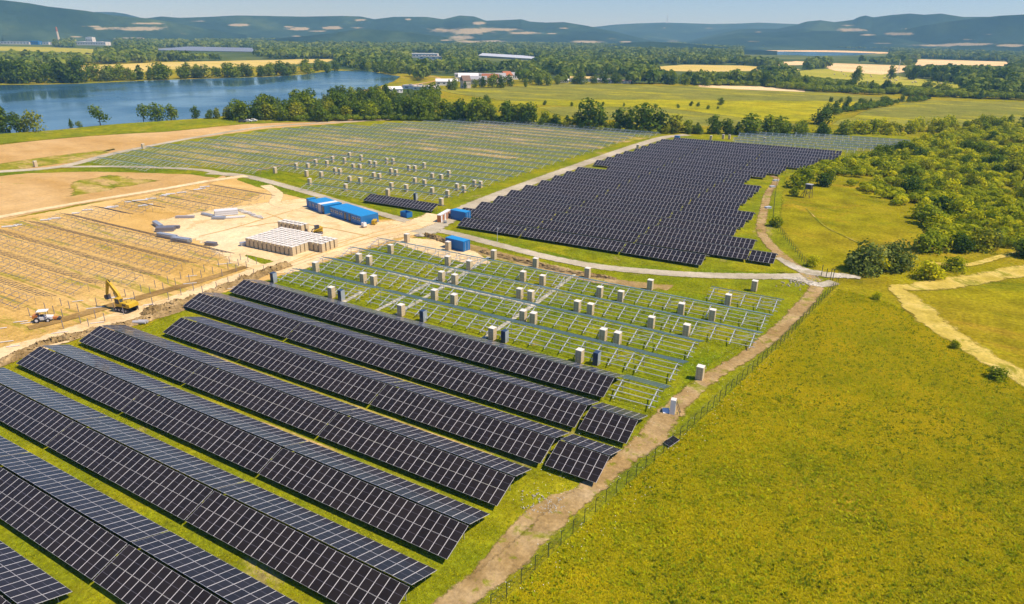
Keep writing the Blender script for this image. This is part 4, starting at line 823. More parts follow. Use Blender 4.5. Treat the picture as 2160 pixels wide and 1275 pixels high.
farP = [(-205.8, 175.6), (-205.5, 185.9), (-191.2, 177.5), (-179.5, 167.7), (-184.9, 178.6), (-162.6, 167.6), (-201.8, 188.4), (-205.1, 195.8), (-199.9, 196.8), (-205.1, 205.3), (-198.9, 205.7), (-206.3, 216.6), (-197.7, 214.3), (-185.8, 206.4), (-183.1, 206.4), (-184.4, 214.8), (-182, 215.9), (-186.3, 197.2), (-183.9, 198.3), (-186.2, 187.1), (-183.4, 186.8), (-170.7, 178.3), (-166, 178.6), (-151.2, 177.8), (-145, 178.1), (-149.7, 188.9), (-144.8, 188), (-168.2, 188.3), (-165.2, 187.9), (-168, 197.9), (-164.9, 197.1), (-166.7, 207), (-164.1, 207.5), (-165.3, 214.9), (-149.7, 199.2), (-145.5, 199), (-147.6, 206.8), (-131.5, 188.8), (-127.7, 187.4), (-130, 197.3), (-127.2, 197), (-134.8, 179), (-128.2, 178.5), (-145.7, 169.3), (-123.2, 168.1)]
byrow = {}
for x, y in farP: byrow.setdefault(int((y-163)/9.8), []).append((x, y))
for r_, l in sorted(byrow.items()):
    for q, (x, y) in enumerate(sorted(l)): pallet_box(x+.2, y+.5, f'small distant crate, {ordn[q]} from the left in the {ordn[r_]} far frame aisle', 'crates among the far frames')
pallet_box(-134.2, 170.0, 'dark panel stack behind the lone finished table', None, dark=True)
# big stockpile block
A0 = np.array(S(519.4, 521.1)); A1 = np.array(S(616.1, 541.5)); A2 = np.array(S(664, 531.3)); ex = (A1-A0)/np.linalg.norm(A1-A0); ey = np.array([-ex[1], ex[0]]); rzs = atan2(ex[1], ex[0])
q = 0
for j in range(9):
    for i in range(11):
        if j >= 8 and i > 9: continue
        pp = A0+ex*(i*1.47+.55)+ey*(j*1.36+.6); q += 1
        lab = f'beige stockpile crate, {ordn[i]} from the left in the {ordn[j]} rank from the front'
        pallet_box(pp[0], pp[1], lab, 'crates of the big stockpile', rzs+random.uniform(-.02, .02), random.uniform(.97, 1.0))
B0 = np.array(S(664, 531)); 
for j in range(4):
    for i in range(3):
        pp = np.array((-120.8, 113.4))+ex*(i*1.5-1.2)+ey*(j*1.5); pallet_box(pp[0], pp[1], f'crate near the track loader, {ordn[i]} from the left in the {ordn[j]} side rank', 'crates of the side group', rzs)
for j in range(2):
    for i in range(6):
        pp = np.array((-143.3, 122.6))+ex*(i*1.5)+ey*(j*1.6); pallet_box(pp[0], pp[1], f'beige crate, {ordn[i]} from the left in the {"front" if j == 0 else "rear"} rank behind the stockpile', 'crates behind the stockpile', rzs)
# tipped crate and loose module by the track
e = empty('tipped_crate', (*S(1418, 872), 0), .2); tag(e, 'opened pale crate leaning on a strut beside the dirt track', 'crate')
b = MB(); b.box((0, 0, 1.15), (.75, 1.1, 2.2), 0, 0, -.12); b.build('carton', [M_cartontop], e)
b = MB(); b.box((-.9, -.2, .3), (.95, .9, .25), 0, 0.3, .5); b.build('lid', [M_white], e)
b = MB(); b.beam((.35, .4, 2.1), (1.2, .3, 0), .06).beam((.35, -.4, 2.1), (1.2, -.5, 0), .06).beam((1.0, .3, .6), (1.0, -.45, .6), .05); b.build('strut', [M_darkmet], e)
x, y = S(1410, 926, .5)
o = link('loose_solar_panel', panel_mesh(1, 1, 'loose_solar_panel'), None, (x-.4, y-1.0, .35), rot=(.12, .1, -.35)); tag(o, 'single solar panel lying loose beside the fence', 'solar panel')

# ------------------------------------------------------------------ cabins and containers
def corrugate(b, x0, x1, y, z0, z1, mi, dirn=-1):
    n = max(4, int((x1-x0)/.28))
    for i in range(n): xx = x0+(x1-x0)*(i+.5)/n; b.box((xx, y+dirn*.02, (z0+z1)/2), ((x1-x0)/n*.5, .04, z1-z0), mi)
def cabin(x, y, rz, w, d, h, label, group, front='windows', mbody=None, mroof=None, side=False):
    """site cabin, origin at the front-left foot, x along the front"""
    mbody = mbody or M_blue; mroof = mroof or M_blueroof
    e = empty('site_cabin', (x, y, .12), rz); tag(e, label, 'site cabin', group)
    b = MB(); b.box((w/2, d/2, h/2), (w-.04, d, h)); b.build('wall', [mbody], e)
    b = MB()
    for xx in (.08, w-.08):
        for yy in (.0, d): b.box((xx, yy, h/2), (.16, .16, h+.02))
    b.box((w/2, 0, .08), (w-.32, .12, .16)); b.box((w/2, 0, h-.08), (w-.32, .12, .16)); b.build('corner_frame', [mbody], e)
    b = MB(); b.box((w/2, d/2, h+.06), (w-.02, d+.16, .10))
    for i in range(6): b.box((w/2, d*(i+.5)/6, h+.125), (w-.2, .12, .03))
    b.build('roof', [mroof], e)
    if front == 'windows':
        for xx in ((w*.28, w*.72) if w > 2 else (w*.5,)):
            f_ = MB().box((xx, -.08, h*.62), (.62, .06, .72)).build('window', [M_winframe], e); MB().box((xx, -.12, h*.62), (.44, .03, .54)).build('pane', [M_pane], f_)
    elif front == 'door':
        dd = MB().box((w*.5, -.08, h*.44), (.95, .06, h*.84)).build('door', [M_pane if mbody is M_blue else M_greypanel], e); MB().box((w*.5+.35, -.13, h*.42), (.12, .05, .05)).build('handle', [M_winframe], dd)
    elif front == 'grey':
        dd = MB().box((w*.5, -.08, h*.48), (w*.86, .06, h*.9)).build('door', [M_greypanel], e); MB().box((w*.5, -.12, h*.48), (.06, .03, h*.9)).build('seam', [M_winframe], dd)
    return e
p0 = np.array(S(697.5, 455)); p1 = np.array(S(762.5, 477)); ax = (p1-p0); Lr = np.linalg.norm(ax); ax /= Lr; rzc = atan2(ax[1], ax[0]); n2 = 7; w = Lr/n2
for i in range(n2):
    q = p0+ax*w*i; cabin(q[0], q[1], rzc, w, 5.7, 2.5, f'blue site cabin with {"dark door" if i in (3, 4) else "windows"}, {ordn[i]} from the left in the longer row', 'blue site cabins of the front row', 'door' if i in (3, 4) else 'windows')
p0 = np.array(S(652, 440.8)); p1 = np.array(S(686, 453.5)); ax = (p1-p0); Lr = np.linalg.norm(ax); ax /= Lr; rz1 = atan2(ax[1], ax[0]); w = Lr/5
for i in range(5):
    q = p0+ax*w*i; cabin(q[0], q[1], rz1, w, 5.7, 2.5, (f'blue site cabin, {ordn[i]} from the left in the shorter row' if i != 3 else 'white-roofed grey-fronted cabin wedged among the blue ones'), 'site cabins of the rear row', 'grey' if i == 3 else ('door' if i == 4 else 'windows'), M_greypanel if i == 3 else None, M_white if i == 3 else None)
q = np.array(S(648, 437)); cabin(q[0], q[1], rz1, 1.3, 2.4, 2.5, 'small dark blue cabin at the far left of the cabin group', None, 'none')
def container(x, y, rz, L, w, h, label, opened=False, door_end=1):
    e = empty('shipping_container', (x, y, .08), rz); tag(e, label, 'container')
    b = MB(); b.box((L/2, w/2, h/2), (L-.1, w-.1, h-.02)); corrugate(b, .15, L-.15, .06, .15, h-.15, 0, -1)
    n = 8
    b.build('body', [M_blue], e)
    b = MB()
    for xx in (.06, L-.06):
        for yy in (.06, w-.06): b.box((xx, yy, h/2), (.14, .14, h))
    for yy in (.06, w-.06):
        for zz in (.07, h-.07): b.box((L/2, yy, zz), (L-.26, .13, .13))
    b.build('corner_frame', [M_blue], e)
    b = MB(); b.box((L/2, w/2, h+.03), (L, w, .05))
    for i in range(12): b.box((L*(i+.5)/12, w/2, h+.065), (L/24, w-.3, .03))
    b.build('roof', [M_blueroof], e)
    for s_ in (0, 1):
        dd = MB().box((L+.0, w*(.27+.46*s_), h*.5), (.06, w*.42, h*.86)).build('door', [M_blue], e)
        MB().cyl((L+.07, w*(.3+.4*s_), .2), (L+.07, w*(.3+.4*s_), h-.2), .03, n=6).build('locking_bar', [M_winframe], dd)
    return e
q0 = np.array(S(940, 523)); q1 = np.array(S(971, 531)); ax = q1-q0; ax /= np.linalg.norm(ax)
container(q0[0], q0[1], atan2(ax[1], ax[0]), 6.0, 2.45, 2.6, 'blue steel container standing beside a beige crate below the gravel road')
q0 = np.array(S(950.5, 462)); q1 = np.array(S(980, 468)); ax = q1-q0; ax /= np.linalg.norm(ax)
container(q0[0], q0[1], atan2(ax[1], ax[0]), 5.6, 2.4, 2.6, 'blue steel container behind the white and orange toilets')
# open skip
q0 = np.array(S(845, 457)); e = empty('waste_skip', (q0[0], q0[1], .05), rzc); tag(e, 'open blue waste skip beside the road junction', 'waste skip')
b = MB()
for cx, cy, sx_, sy_ in ((1.5, 0, 3, .08), (1.5, 2, 3, .08), (0, 1, .08, 1.92), (3, 1, .08, 1.92)): b.box((cx, cy, .8), (sx_, sy_, 1.5))
b.box((1.5, 1, .06), (2.9, 1.9, .08)); b.build('body', [M_blue], e); b = MB()
for i in range(6): b.box((.35+.46*i, -.07, .8), (.1, .07, 1.4))
b.build('rib', [M_blue], e)
MB().box((1.6, 1, .55), (2.5, 1.5, .7), 0, .2, .1, .7).build('rubbish', [M_greypanel], e)
# row of toilets
q0 = np.array(S(930, 471)); q1 = np.array(S(951, 459)); ax = q1-q0; ax /= np.linalg.norm(ax); rzt = atan2(ax[1], ax[0])
for i in range(6):
    q = q0+ax*1.22*i; e = empty('portable_toilet', (q[0], q[1], .03), rzt); tag(e, f'white and orange portable toilet, {ordn[i]} from the near end of the row', 'portable toilet', 'portable toilets')
    MB().box((.58, .6, 1.1), (1.1, 1.15, 2.1)).build('cabin', [M_orange if i in (0, 2) else M_white], e)
    dd = MB().box((.58, -.0, 1.05), (.8, .05, 1.9)).build('door', [M_white if i in (0, 2) else M_orange], e); MB().box((.85, -.04, 1.0), (.06, .04, .16)).build('handle', [M_darkmet], dd)
    MB().extrude([(0, 2.16), (1.16, 2.16), (1.0, 2.34), (.16, 2.34)], -.02, 1.2).build('roof', [M_white], e)
o = MB().box((0, 0, .45), (1.1, .05, 1.2), 0, .4, .5).build('loose_board', [M_white], None, (*S(939, 472), .1)); tag(o, 'white board leaning in front of the toilets', 'board')
# water tank and generator by the cabins
q = S(722.5+0, 477); q = S(762, 480)
e = empty('water_tank', (q[0]+.9, q[1]+.2, .02), rzc); tag(e, 'white cube-shaped water tank at the corner of the blue cabins', 'water tank')
MB().box((0, 0, .95), (1.15, 1.0, 1.0), 0, 0, 0, .94).build('tank', [M_white], e); MB().box((0, 0, .32), (1.2, 1.05, .22)).box((-.5, 0, .1), (.12, 1, .2)).box((.5, 0, .1), (.12, 1, .2)).build('stand', [M_pallet], e); MB().cyl((0, 0, 1.44), (0, 0, 1.54), .16).build('cap', [M_darkmet], e)
q = S(790, 474)
e = empty('generator', (q[0], q[1], .02), rzt+.2); tag(e, 'yellow generator on skids right of the blue cabins', 'generator')
MB().box((0, 0, .8), (2.2, 1.0, 1.1), 0, 0, 0, .95).build('housing', [M_yel], e); MB().box((0, -.53, .8), (1.2, .04, .5)).build('grille', [M_darkmet], e); MB().box((0, .35, .12), (2.4, .15, .2)).box((0, -.35, .12), (2.4, .15, .2)).build('skid', [M_darkmet], e); MB().cyl((.7, 0, 1.3), (.7, 0, 1.6), .07).build('exhaust', [M_darkmet], e)

# ------------------------------------------------------------------ machines
def tracks(e, L, w, r, gap, mat_=None):
    for s_ in (-1, 1):
        b = MB(); pr = []
        for i in range(9): a = pi/2+pi*i/8; pr.append((-L/2+r+cos(a)*r, r+sin(a)*r))
        for i in range(9): a = -pi/2+pi*i/8; pr.append((L/2-r+cos(a)*r, r+sin(a)*r))
        y0 = s_*gap/2-w/2; b.extrude(pr, y0, y0+w)
        n = int(L/.22)
        for i in range(n): b.box((-L/2+r*.6+(L-1.2*r)*(i+.5)/n, y0+w/2, 2*r+.015), (.09, w+.02, .05))
        tr_ = b.build('track', [M_rubber], e)
        b = MB()
        for i in range(4): xx = -L/2+r+(L-2*r)*i/3; b.cyl((xx, s_*(gap/2+w/2)-s_*.02, r), (xx, s_*(gap/2+w/2+.03), r), r*.5, n=10)
        b.build('road_wheel', [M_greypanel], tr_)
def excavator():
    hx, hy = D(-.93, .38); q = S(268, 657); e = empty('excavator', (*q, .25), atan2(hy, hx)); tag(e, 'yellow crawler excavator with its arm raised beside the trench', 'excavator'); e.scale = (.9, .9, .93)
    tracks(e, 3.7, .55, .42, 2.2)
    MB().box((0, 0, .62), (2.2, 1.5, .4)).cyl((0, 0, .8), (0, 0, 1.02), .65, n=16).build('undercarriage', [M_darkmet], e)
    b = MB(); b.extrude([(-2.0, 1.05), (1.5, 1.05), (1.5, 1.35), (.2, 1.45), (.1, 2.0), (-1.7, 2.05), (-2.1, 1.8), (-2.15, 1.3)], -1.2, 1.2); b.build('body', [M_yel], e)
    b = MB(); b.extrude([(-2.55, 1.2), (-2.12, 1.15), (-2.12, 1.95), (-2.4, 1.9)], -1.15, 1.15); b.build('counterweight', [M_yel], e)
    MB().box((-1.0, 1.215, 1.6), (.9, .04, .4)).box((-1.0, -1.215, 1.6), (.9, .04, .4)).build('vent', [M_darkmet], e)
    b = MB(); b.box((.85, .72, 2.0), (1.35, .9, 1.25)); cabo = b.build('cab', [M_pane], e)
    b = MB()
    for xx in (.2, 1.5):
        for yy in (.28, 1.16): b.box((xx, yy, 2.0), (.09, .09, 1.35))
    b.box((.85, .72, 2.72), (1.5, 1.05, .1)); b.box((.85, 1.2, 1.5), (1.3, .04, .3)); b.build('cab_frame', [M_yel], cabo)
    b = MB(); b.extrude([(.7, 1.5), (1.3, 1.4), (2.1, 3.0), (4.1, 5.7), (3.95, 6.05), (3.4, 5.6), (1.5, 3.5)], -.28, .28); b.build('boom', [M_yel], e)
    b = MB(); b.extrude([(3.75, 6.2), (4.25, 6.05), (5.15, 3.2), (5.2, 2.5), (4.95, 2.5), (4.2, 4.5)], -.2, .2); st = b.build('stick', [M_yel], e)
    b = MB(); b.cyl((3.2, .0, 5.75), (4.0, 0, 6.15), .09, n=8); b.cyl((1.6, .38, 1.7), (2.5, .38, 3.6), .09, n=8).cyl((1.6, -.38, 1.7), (2.5, -.38, 3.6), .09, n=8); b.build('hydraulic_ram', [M_darkmet], e)
    b = MB(); b.extrude([(4.9, 2.7), (5.45, 2.6), (5.6, 2.1), (5.3, 1.65), (4.7, 1.7), (4.85, 2.1)], -.45, .45); b.build('bucket', [M_darkmet], e)
    for s_ in (-1, 1): MB().cyl((-1.2, s_*.6, 2.0), (-1.2, s_*.6, 2.35), .05).build('exhaust', [M_darkmet], e)
excavator()
def trencher():
    hx, hy = D(.93, .28); q = S(93, 679); e = empty('trencher', (*q, .1), atan2(hy, hx)); tag(e, 'small wheeled site machine with a white canopy at the left end of the trench', 'tractor'); e.scale = (.82, .82, .82)
    for (xx, r) in ((-1.05, .62), (1.15, .45)):
        for s_ in (-1, 1):
            wv = MB().cyl((xx, s_*.72, r), (xx, s_*1.05, r), r, n=18).build('wheel', [M_rubber], e); MB().cyl((xx, s_*1.04, r), (xx, s_*1.08, r), r*.5, n=12).build('rim', [M_white], wv)
    MB().extrude([(-1.7, .5), (1.9, .5), (2.0, 1.15), (.9, 1.25), (-.1, 1.2), (-1.6, 1.3)], -.6, .6).build('body', [M_white], e)
    MB().extrude([(-1.9, 1.0), (-.9, 1.2), (-.8, 1.75), (-1.8, 1.7)], -.75, .75).build('bonnet', [M_orange], e)
    for xx in (-.6, .9):
        for yy in (-.65, .65): MB().box((xx, yy, 1.85), (.08, .08, 1.3)).build('canopy_post', [M_darkmet], e)
    MB().box((.2, 0, 2.54), (2.1, 1.6, .12)).build('canopy', [M_white], e)
    MB().box((-.1, 0, 1.35), (.5, .6, .5)).build('seat', [M_rubber], e)
    MB().extrude([(1.9, .9), (3.0, .75), (3.3, .35), (2.9, .15), (1.9, .5)], -.35, .35).build('digging_arm', [M_orange], e); MB().cyl((3.1, -.4, .4), (3.1, .4, .4), .38, n=14).build('cutting_wheel', [M_darkmet], e)
trencher()
def loader():
    hx, hy = D(-.8, -.5); q = S(671, 494); e = empty('track_loader', (*q, .1), atan2(hy, hx)); tag(e, 'yellow compact track loader behind the crate stockpile', 'loader')
    tracks(e, 2.2, .42, .34, 1.5)
    MB().extrude([(-1.2, .5), (.9, .5), (.9, 1.0), (.2, 1.2), (-.4, 1.7), (-1.25, 1.7)], -.55, .55).build('body', [M_yel], e)
    c_ = MB().box((.2, 0, 1.6), (1.1, .9, 1.2)).build('cab', [M_pane], e); MB().box((.2, 0, 2.25), (1.25, 1.05, .1)).build('cab_roof', [M_darkmet], c_)
    for s_ in (-1, 1): MB().beam((-1.15, s_*.72, 1.75), (1.2, s_*.72, 1.15), .14, .22).beam((1.2, s_*.72, 1.15), (1.5, s_*.72, .35), .14, .2).build('lift_arm', [M_yel], e)
    MB().extrude([(1.4, .1), (2.2, .08), (2.25, .16), (1.6, .3), (1.55, .75), (1.4, .75)], -.9, .9).build('bucket', [M_darkmet], e)
loader()
# forks left standing near the loader
o = MB().beam((0, 0, .2), (1.2, 0, .2), .1).beam((0, .5, .2), (1.2, .5, .2), .1).box((0, .25, .5), (.1, .9, .8)).build('fork_attachment', [M_darkmet], None, (*S(645, 492), .1)); tag(o, 'dark fork attachment lying left of the track loader', 'fork attachment')

# ------------------------------------------------------------------ stacks of steel
def bundle(px, py, L, w, h, heading, label, m=None, layers=3, group=None):
    hx, hy = D(*heading); e = empty('steel_bundle', (*S(px, py), .1), atan2(hy, hx)); tag(e, label, 'steel bundle', group); n = max(3, int(w/.16)); b = MB()
    for k_ in range(layers):
        for i in range(n-k_ % 2): b.box((random.uniform(-.15, .15), -w/2+w*(i+.5+.5*(k_ % 2))/n, .1+(k_+.5)*h/layers), (L, w/n*.8, h/layers*.92))
    b.build('rails', [m or M_greyblue], e); b = MB()
    for xx in (-L*.35, 0, L*.35): b.box((xx, 0, .05), (.12, w*1.1, .09))
    b.build('batten', [M_pallet], e)
    return e
bundle(478, 454, 6.2, 2.4, 1.5, (1, .45), 'big pale bundle of roofing-like steel profiles in the middle of the yard', M_white, 5)
bundle(490, 461, 7, .9, .4, (1, .35), 'long flat white bundle in front of the big pale bundle', M_white, 2)
bundle(438, 456, 4.5, 1.2, .5, (1, -.6), 'flat grey bundle left of the big pale bundle', None, 2)
bundle(462, 463, 3.6, 1.6, .6, (1, 0), 'short blue-grey bundle below the big pale bundle', None, 3)
bundle(391, 461, 5, .8, .6, (1, .1), 'lone lilac-grey bundle in the open yard', M_greypanel, 3)
bundle(334, 479, 6, 1.3, 1.0, (1, -1.1), 'grey-blue bundle leaning down at the left of the steel heap', None, 4)
bundle(350, 488, 4.5, 2.2, 1.1, (1, .2), 'dark jumbled pile of steel in the middle of the heap', M_galvdark, 3)
bundle(366, 483, 3.4, 1.0, .7, (1, .1), 'dark short pile at the right of the heap', M_galvdark, 3)
bundle(354, 503, 6.5, 1.4, 1.0, (1, -.45), 'long light blue-grey bundle, left one of the front pair', None, 4)
bundle(383, 511, 5.5, 1.6, 1.0, (1, -.35), 'light blue-grey bundle, right one of the front pair', None, 4)
bundle(446, 519, 3, 1.2, .8, (1, -.25), 'small dark bundle alone left of the stockpile', M_galvdark, 3)
bundle(514, 519, 1.6, 1.2, .8, (1, .5), 'small blue-grey bundle against the left of the stockpile', None, 3)
for i in range(9): bundle(508+i*5.2, 446+i*1.9, random.uniform(1.4, 2.6), .7, random.uniform(.2, .5), (1, random.uniform(-.7, .3)), f'cream packet, {ordn[i]} from the left in the loose trail behind the steel', M_cartontop, 2, 'cream packets in a trail')
WB = [(238, 438), (302, 436), (312, 434), (232, 440), (98, 466), (115, 463), (350, 413), (360, 411), (384, 408), (270, 438-10), (290, 425), (345, 415), (415, 402), (432, 396), (20, 480), (38, 477), (160, 452), (185, 445), (300, 424), (318, 421), (426, 400)]
for i, (px, py) in enumerate(WB): bundle(px, py, random.uniform(1.6, 3.4), .6, .25, (1, .38), 'white flat rail packet lying on the sand between frame rows', M_white, 1, 'white rail packets on the sand')
for i in range(26):
    px = random.uniform(0, 560); c0 = 682-.262*(px-125); py = c0+random.choice([-34, -22, -12, 14, 24, 36])+random.uniform(-3, 3)
    if py > 735 or (230 < px < 300 and py > 640): continue
    bundle(px, py, random.uniform(1.6, 3.4), .16, .08, (1, .42), 'single white rail lying on the sand beside the trench', M_white, 1, 'rails lying beside the trench')
# driven posts waiting for frames
pm_ = MB().beam((0, 0, 0), (0, 0, 1.7), .10).box((0, 0, 1.72), (.14, .05, .06)).mesh('steel_post', [M_galvdark]); np_ = 0
for x in np.arange(-200, -118, 2.9):
    for y, wd in ((95.6, 4), (86, 4), (77, 4), (67.8, 4), (58.4, 4)):
        for yy in (y-2.9, y, y+2.9):
            px, py = P(x, yy)
            if -5 < px < 560 and yy < 100 and x > (-132.5 if y > 60 else -139) and abs(py-(682-.262*(px-125))) > 7 and py < 745-.30*px*0-(px*.285) and np_ < 150:
                o = link('steel_post', pm_, None, (x+random.uniform(-.2, .2), yy, 0)); tag(o, 'single driven steel post standing in the sand near the trench', 'steel post', 'driven posts near the trench'); np_ += 1
print('posts', np_)

# ------------------------------------------------------------------ spoil berm, rocks, ditch
def berm(name, px, w, h, m, label, seed, world=False, kind='structure'):
    q = catmull([S(*p) for p in px], 26); r = np.random.default_rng(seed); t = np.gradient(q, axis=0); t /= np.linalg.norm(t, axis=1)[:, None]; nn = np.stack([-t[:, 1], t[:, 0]], 1); K = 15; V = []
    for i in range(len(q)):
        ww = w*(.75+.5*vnoise(np.array([i*1.0]), np.array([3.]), 9, seed)[0]); hh = h*(.5+1.0*vnoise(np.array([i*1.0]), np.array([9.]), 6, seed+1)[0])*min(1, i/4, (len(q)-1-i)/4+.01)
        for k_ in range(K):
            u = k_/(K-1)*2-1; z = hh*max(0, cos(u*pi/2))**.8*(1+r.normal(0, .22))-.06*(abs(u) > .97)
            V.append((*(q[i]+nn[i]*ww*u*.5+r.normal(0, .12, 2)), max(z, -.02)+.1))
    F_ = [(i*K+j, i*K+j+1, (i+1)*K+j+1, (i+1)*K+j) for i in range(len(q)-1) for j in range(K-1)]
    o = link(name, np_mesh(name, V, F_, m)); tag(o, kind=kind); return o
berm('soil_ridge', [(-150, 812), (0, 768), (80, 733), (140, 715), (220, 697), (300, 678), (400, 645)], 2.8, .6, M_soil, None, 41)
berm('soil_ridge', [(300, 668), (350, 652), (420, 630), (500, 600), (560, 578), (612, 560)], 2.8, .9, M_soil, None, 42)
berm('soil_ridge', [(893, 497), (930, 508), (960, 520)], 1.8, .8, M_soil, None, 43)
berm('soil_ridge', [(1010, 530), (1080, 548), (1200, 575), (1300, 590)], 1.8, .5, M_soil, None, 44)
def rockmesh(seed):
    r = np.random.default_rng(seed); b = MB(); n = 10; V = []
    for i in range(6):
        for j in range(n): a = 2*pi*j/n; ph = pi*i/5; rr_ = 1+r.normal(0, .12); V.append((sin(ph)*cos(a)*rr_, sin(ph)*sin(a)*rr_, max(-.1, cos(ph)*.6*rr_)))
    b.add(V, [(i*n+j, (i+1)*n+j, (i+1)*n+(j+1) % n, i*n+(j+1) % n) for i in range(5) for j in range(n)]); return b.mesh('boulder', [M_rock])
o = link('boulder', rockmesh(3), None, (*S(886, 499), .1), 0, (1.5, 1.1, 1.2)); tag(o, 'pale boulder at the mouth of the ditch by the road junction', 'boulder')
o = MB().cyl((-1.4, 0, .35), (.9, .1, .35), .32, n=12).cyl((-1.2, .7, .3), (1.0, .65, .3), .3, n=12).build('drum_rolls', [M_greypanel], None, (*S(297, 685), .1), .5); tag(o, 'pair of white and rust rolls lying on the grass by the panel row', 'rolls')
rk = [rockmesh(k_) for k_ in (5, 6, 7)]
RB = []
b = MB()
Vs = []; Fs = []
for i in range(110):
    cx, cy = random.choice([(1130, 1052), (1160, 1058), (1120, 1075), (1165, 1075)]); px, py = random.gauss(cx, 14), random.gauss(cy, 7); x, y = S(px, py); k_ = random.uniform(.05, .12)
    b.box((x, y, .12+k_*.2), (k_*2, k_*1.4, k_), 0, random.uniform(0, 3), random.uniform(-.4, .4), .7)
for i in range(90):
    px, py = random.gauss(1690, 24), random.gauss(596, 6); x, y = S(px, py); k_ = random.uniform(.08, .25); b.box((x, y, .12+k_*.2), (k_*2, k_*1.4, k_), 0, random.uniform(0, 3), random.uniform(-.4, .4), .7)
o = b.build('rubble', [M_rock]); tag(o, kind='stuff')

# ------------------------------------------------------------------ fences, gate, poles
M_mesh, N_, L_, b_ = mat('wire_mesh')
b_.inputs['Base Color'].default_value = (.06, .09, .07, 1); b_.inputs['Roughness'].default_value = .5
tr = N_.new('ShaderNodeBsdfTransparent'); ms = N_.new('ShaderNodeMixShader'); tc = N_.new('ShaderNodeTexCoord')
mp = N_.new('ShaderNodeMapping'); mp.inputs['Rotation'].default_value = (0, radians(45), 0); L_.new(tc.outputs['Object'], mp.inputs[0])
wv_ = N_.new('ShaderNodeTexBrick'); wv_.inputs['Scale'].default_value = 18; wv_.inputs['Mortar Size'].default_value = .035
ms.inputs[0].default_value = .07; L_.new(tr.outputs[0], ms.inputs[1]); L_.new(b_.outputs[0], ms.inputs[2]); L_.new(ms.outputs[0], N_['Material Output'].inputs['Surface'])
N_.remove(wv_)
fpost = MB().beam((0, 0, 0), (0, 0, 1.85), .07).beam((0, 0, 1.83), (-.28, 0, 2.12), .05).mesh('fence_post', [M_post])
def fence(pts, step, label, arm_rz=0.0, h=1.75, dense=None):
    q = [np.array(p, float) for p in pts]; e = empty('wire_fence', (*q[0], 0)); tag(e, label, 'fence'); base = q[0]; ps = []
    for i in range(len(q)-1):
        L = np.linalg.norm(q[i+1]-q[i]); n = max(1, int(round(L/step)))
        for j in range(n): ps.append(q[i]+(q[i+1]-q[i])*j/n)
    ps.append(q[-1]); b = MB(); cb = MB()
    for i, p in enumerate(ps):
        if i < 100: link('fence_post', fpost, e, (*(p-base), 0), arm_rz)
        if i:
            a = ps[i-1]-base; c_ = p-base; b.add([(*a, .1), (*c_, .1), (*c_, h), (*a, h)], [(0, 1, 2, 3)])
            for z in (.12, .95, h, 2.1): cb.beam((*a, z), (*c_, z), .012)
    b.build('wire_mesh', [M_mesh], e); cb.build('wires', [M_post], e)
    return e
rza = atan2(.3, 1)
fence([(-27.5, 33), (-24.9, 43), (-22.3, 61.2), (-18.9, 78.5), (-15.9, 97.8), (-12.4, 118.7), (-9.9, 139), (-7.6, 156.2)], 2.2, 'green wire fence with angled posts running beside the dirt track', rza+pi)
fence([S(1700, 565), S(1660, 512), S(1629, 470)], 2.3, 'wire fence leading away from the gate to the dark corner bush', .5)
fence([S(1629, 470), S(1634, 420), S(1641, 372)], 2.6, 'straight wire fence between the dirt track and the scrub', .3)
fence([S(1641, 372), S(1700, 358), S(1760, 344), S(1800, 328), S(1830, 318), S(1900, 308), S(1960, 298)], 2.8, 'brownish wire fence curving along the back of the park', .3)
fence([S(500, 262), S(560, 258), S(640, 256), S(760, 253), S(860, 251)], 3.5, 'low fence below the wooded belt', 0)
fence([S(880, 251), S(1000, 256), S(1120, 264), S(1240, 272), S(1400, 282)], 3.0, 'dark fence at the foot of the dense tree row', 0)
for i, (px, py, h) in enumerate([(1732, 583, 2.6), (1742, 587, 2.2), (1751, 592, 2.6), (1756, 592, 2.5)]):
    o = MB().beam((0, 0, 0), (0, 0, h), .14).box((0, 0, h+.04), (.2, .2, .08)).build('gate_post', [M_post], None, (*S(px, py), 0)); tag(o, f'dark gate post, {ordn[i]} from the left at the park entrance', 'gate post', 'gate posts')
for i, (px, py, h) in enumerate([(1049, 510, 3.6), (1783, 332, 3.5)]):
    e = empty('camera_pole', (*S(px, py), 0)); tag(e, ['slim camera pole in front of the middle panel field', 'slim pole at the right tip of the middle panel field'][i], 'pole'); MB().cyl((0, 0, 0), (0, 0, h), .07, .05, 8).build('pole', [M_galv], e); MB().box((.15, 0, h), (.4, .16, .16)).build('camera_head', [M_white], e)
for i, (px, py) in enumerate([(1636, 383), (1629, 396), (1620, 440)]):
    o = MB().box((0, 0, .25), (2.0, 1.2, .5), 0, 0, 0, .92).box((0, 0, .53), (2.05, 1.25, .06)).build('junction_box', [M_galv], None, (*S(px, py), .03), .9); tag(o, f'low grey box on the verge of the dirt track, {["farthest", "middle", "nearest"][i]} of three', 'junction box', 'grey boxes by the dirt track')
# odd crates lying between far rows and on the lanes
for i, (px, py, lab) in enumerate([(1345, 316, 'white box perched at the left tip of the upper panels'), (1499, 296, 'white box among the far panels, left one'), (1525, 294, 'white box among the far panels, second from left'), (1538, 294.5, 'white box among the far panels, third from left'), (1612, 300, 'white box near the right of the far panels'), (76, 353, 'small white box at the fork of the sandy track'), (303, 315, 'small white box beside the upper gravel road')]):
    pallet_box(*S(px, py, 0), lab, None)
x, y = S(1428, 296, 0); o = MB().box((0, 0, 1), (2.4, 2, 2)).box((0, 0, 2.05), (2.6, 2.2, .12)).build('site_hut', [M_blue], None, (x, y, .05)); tag(o, 'tiny blue hut at the far end of the panel field', 'hut')
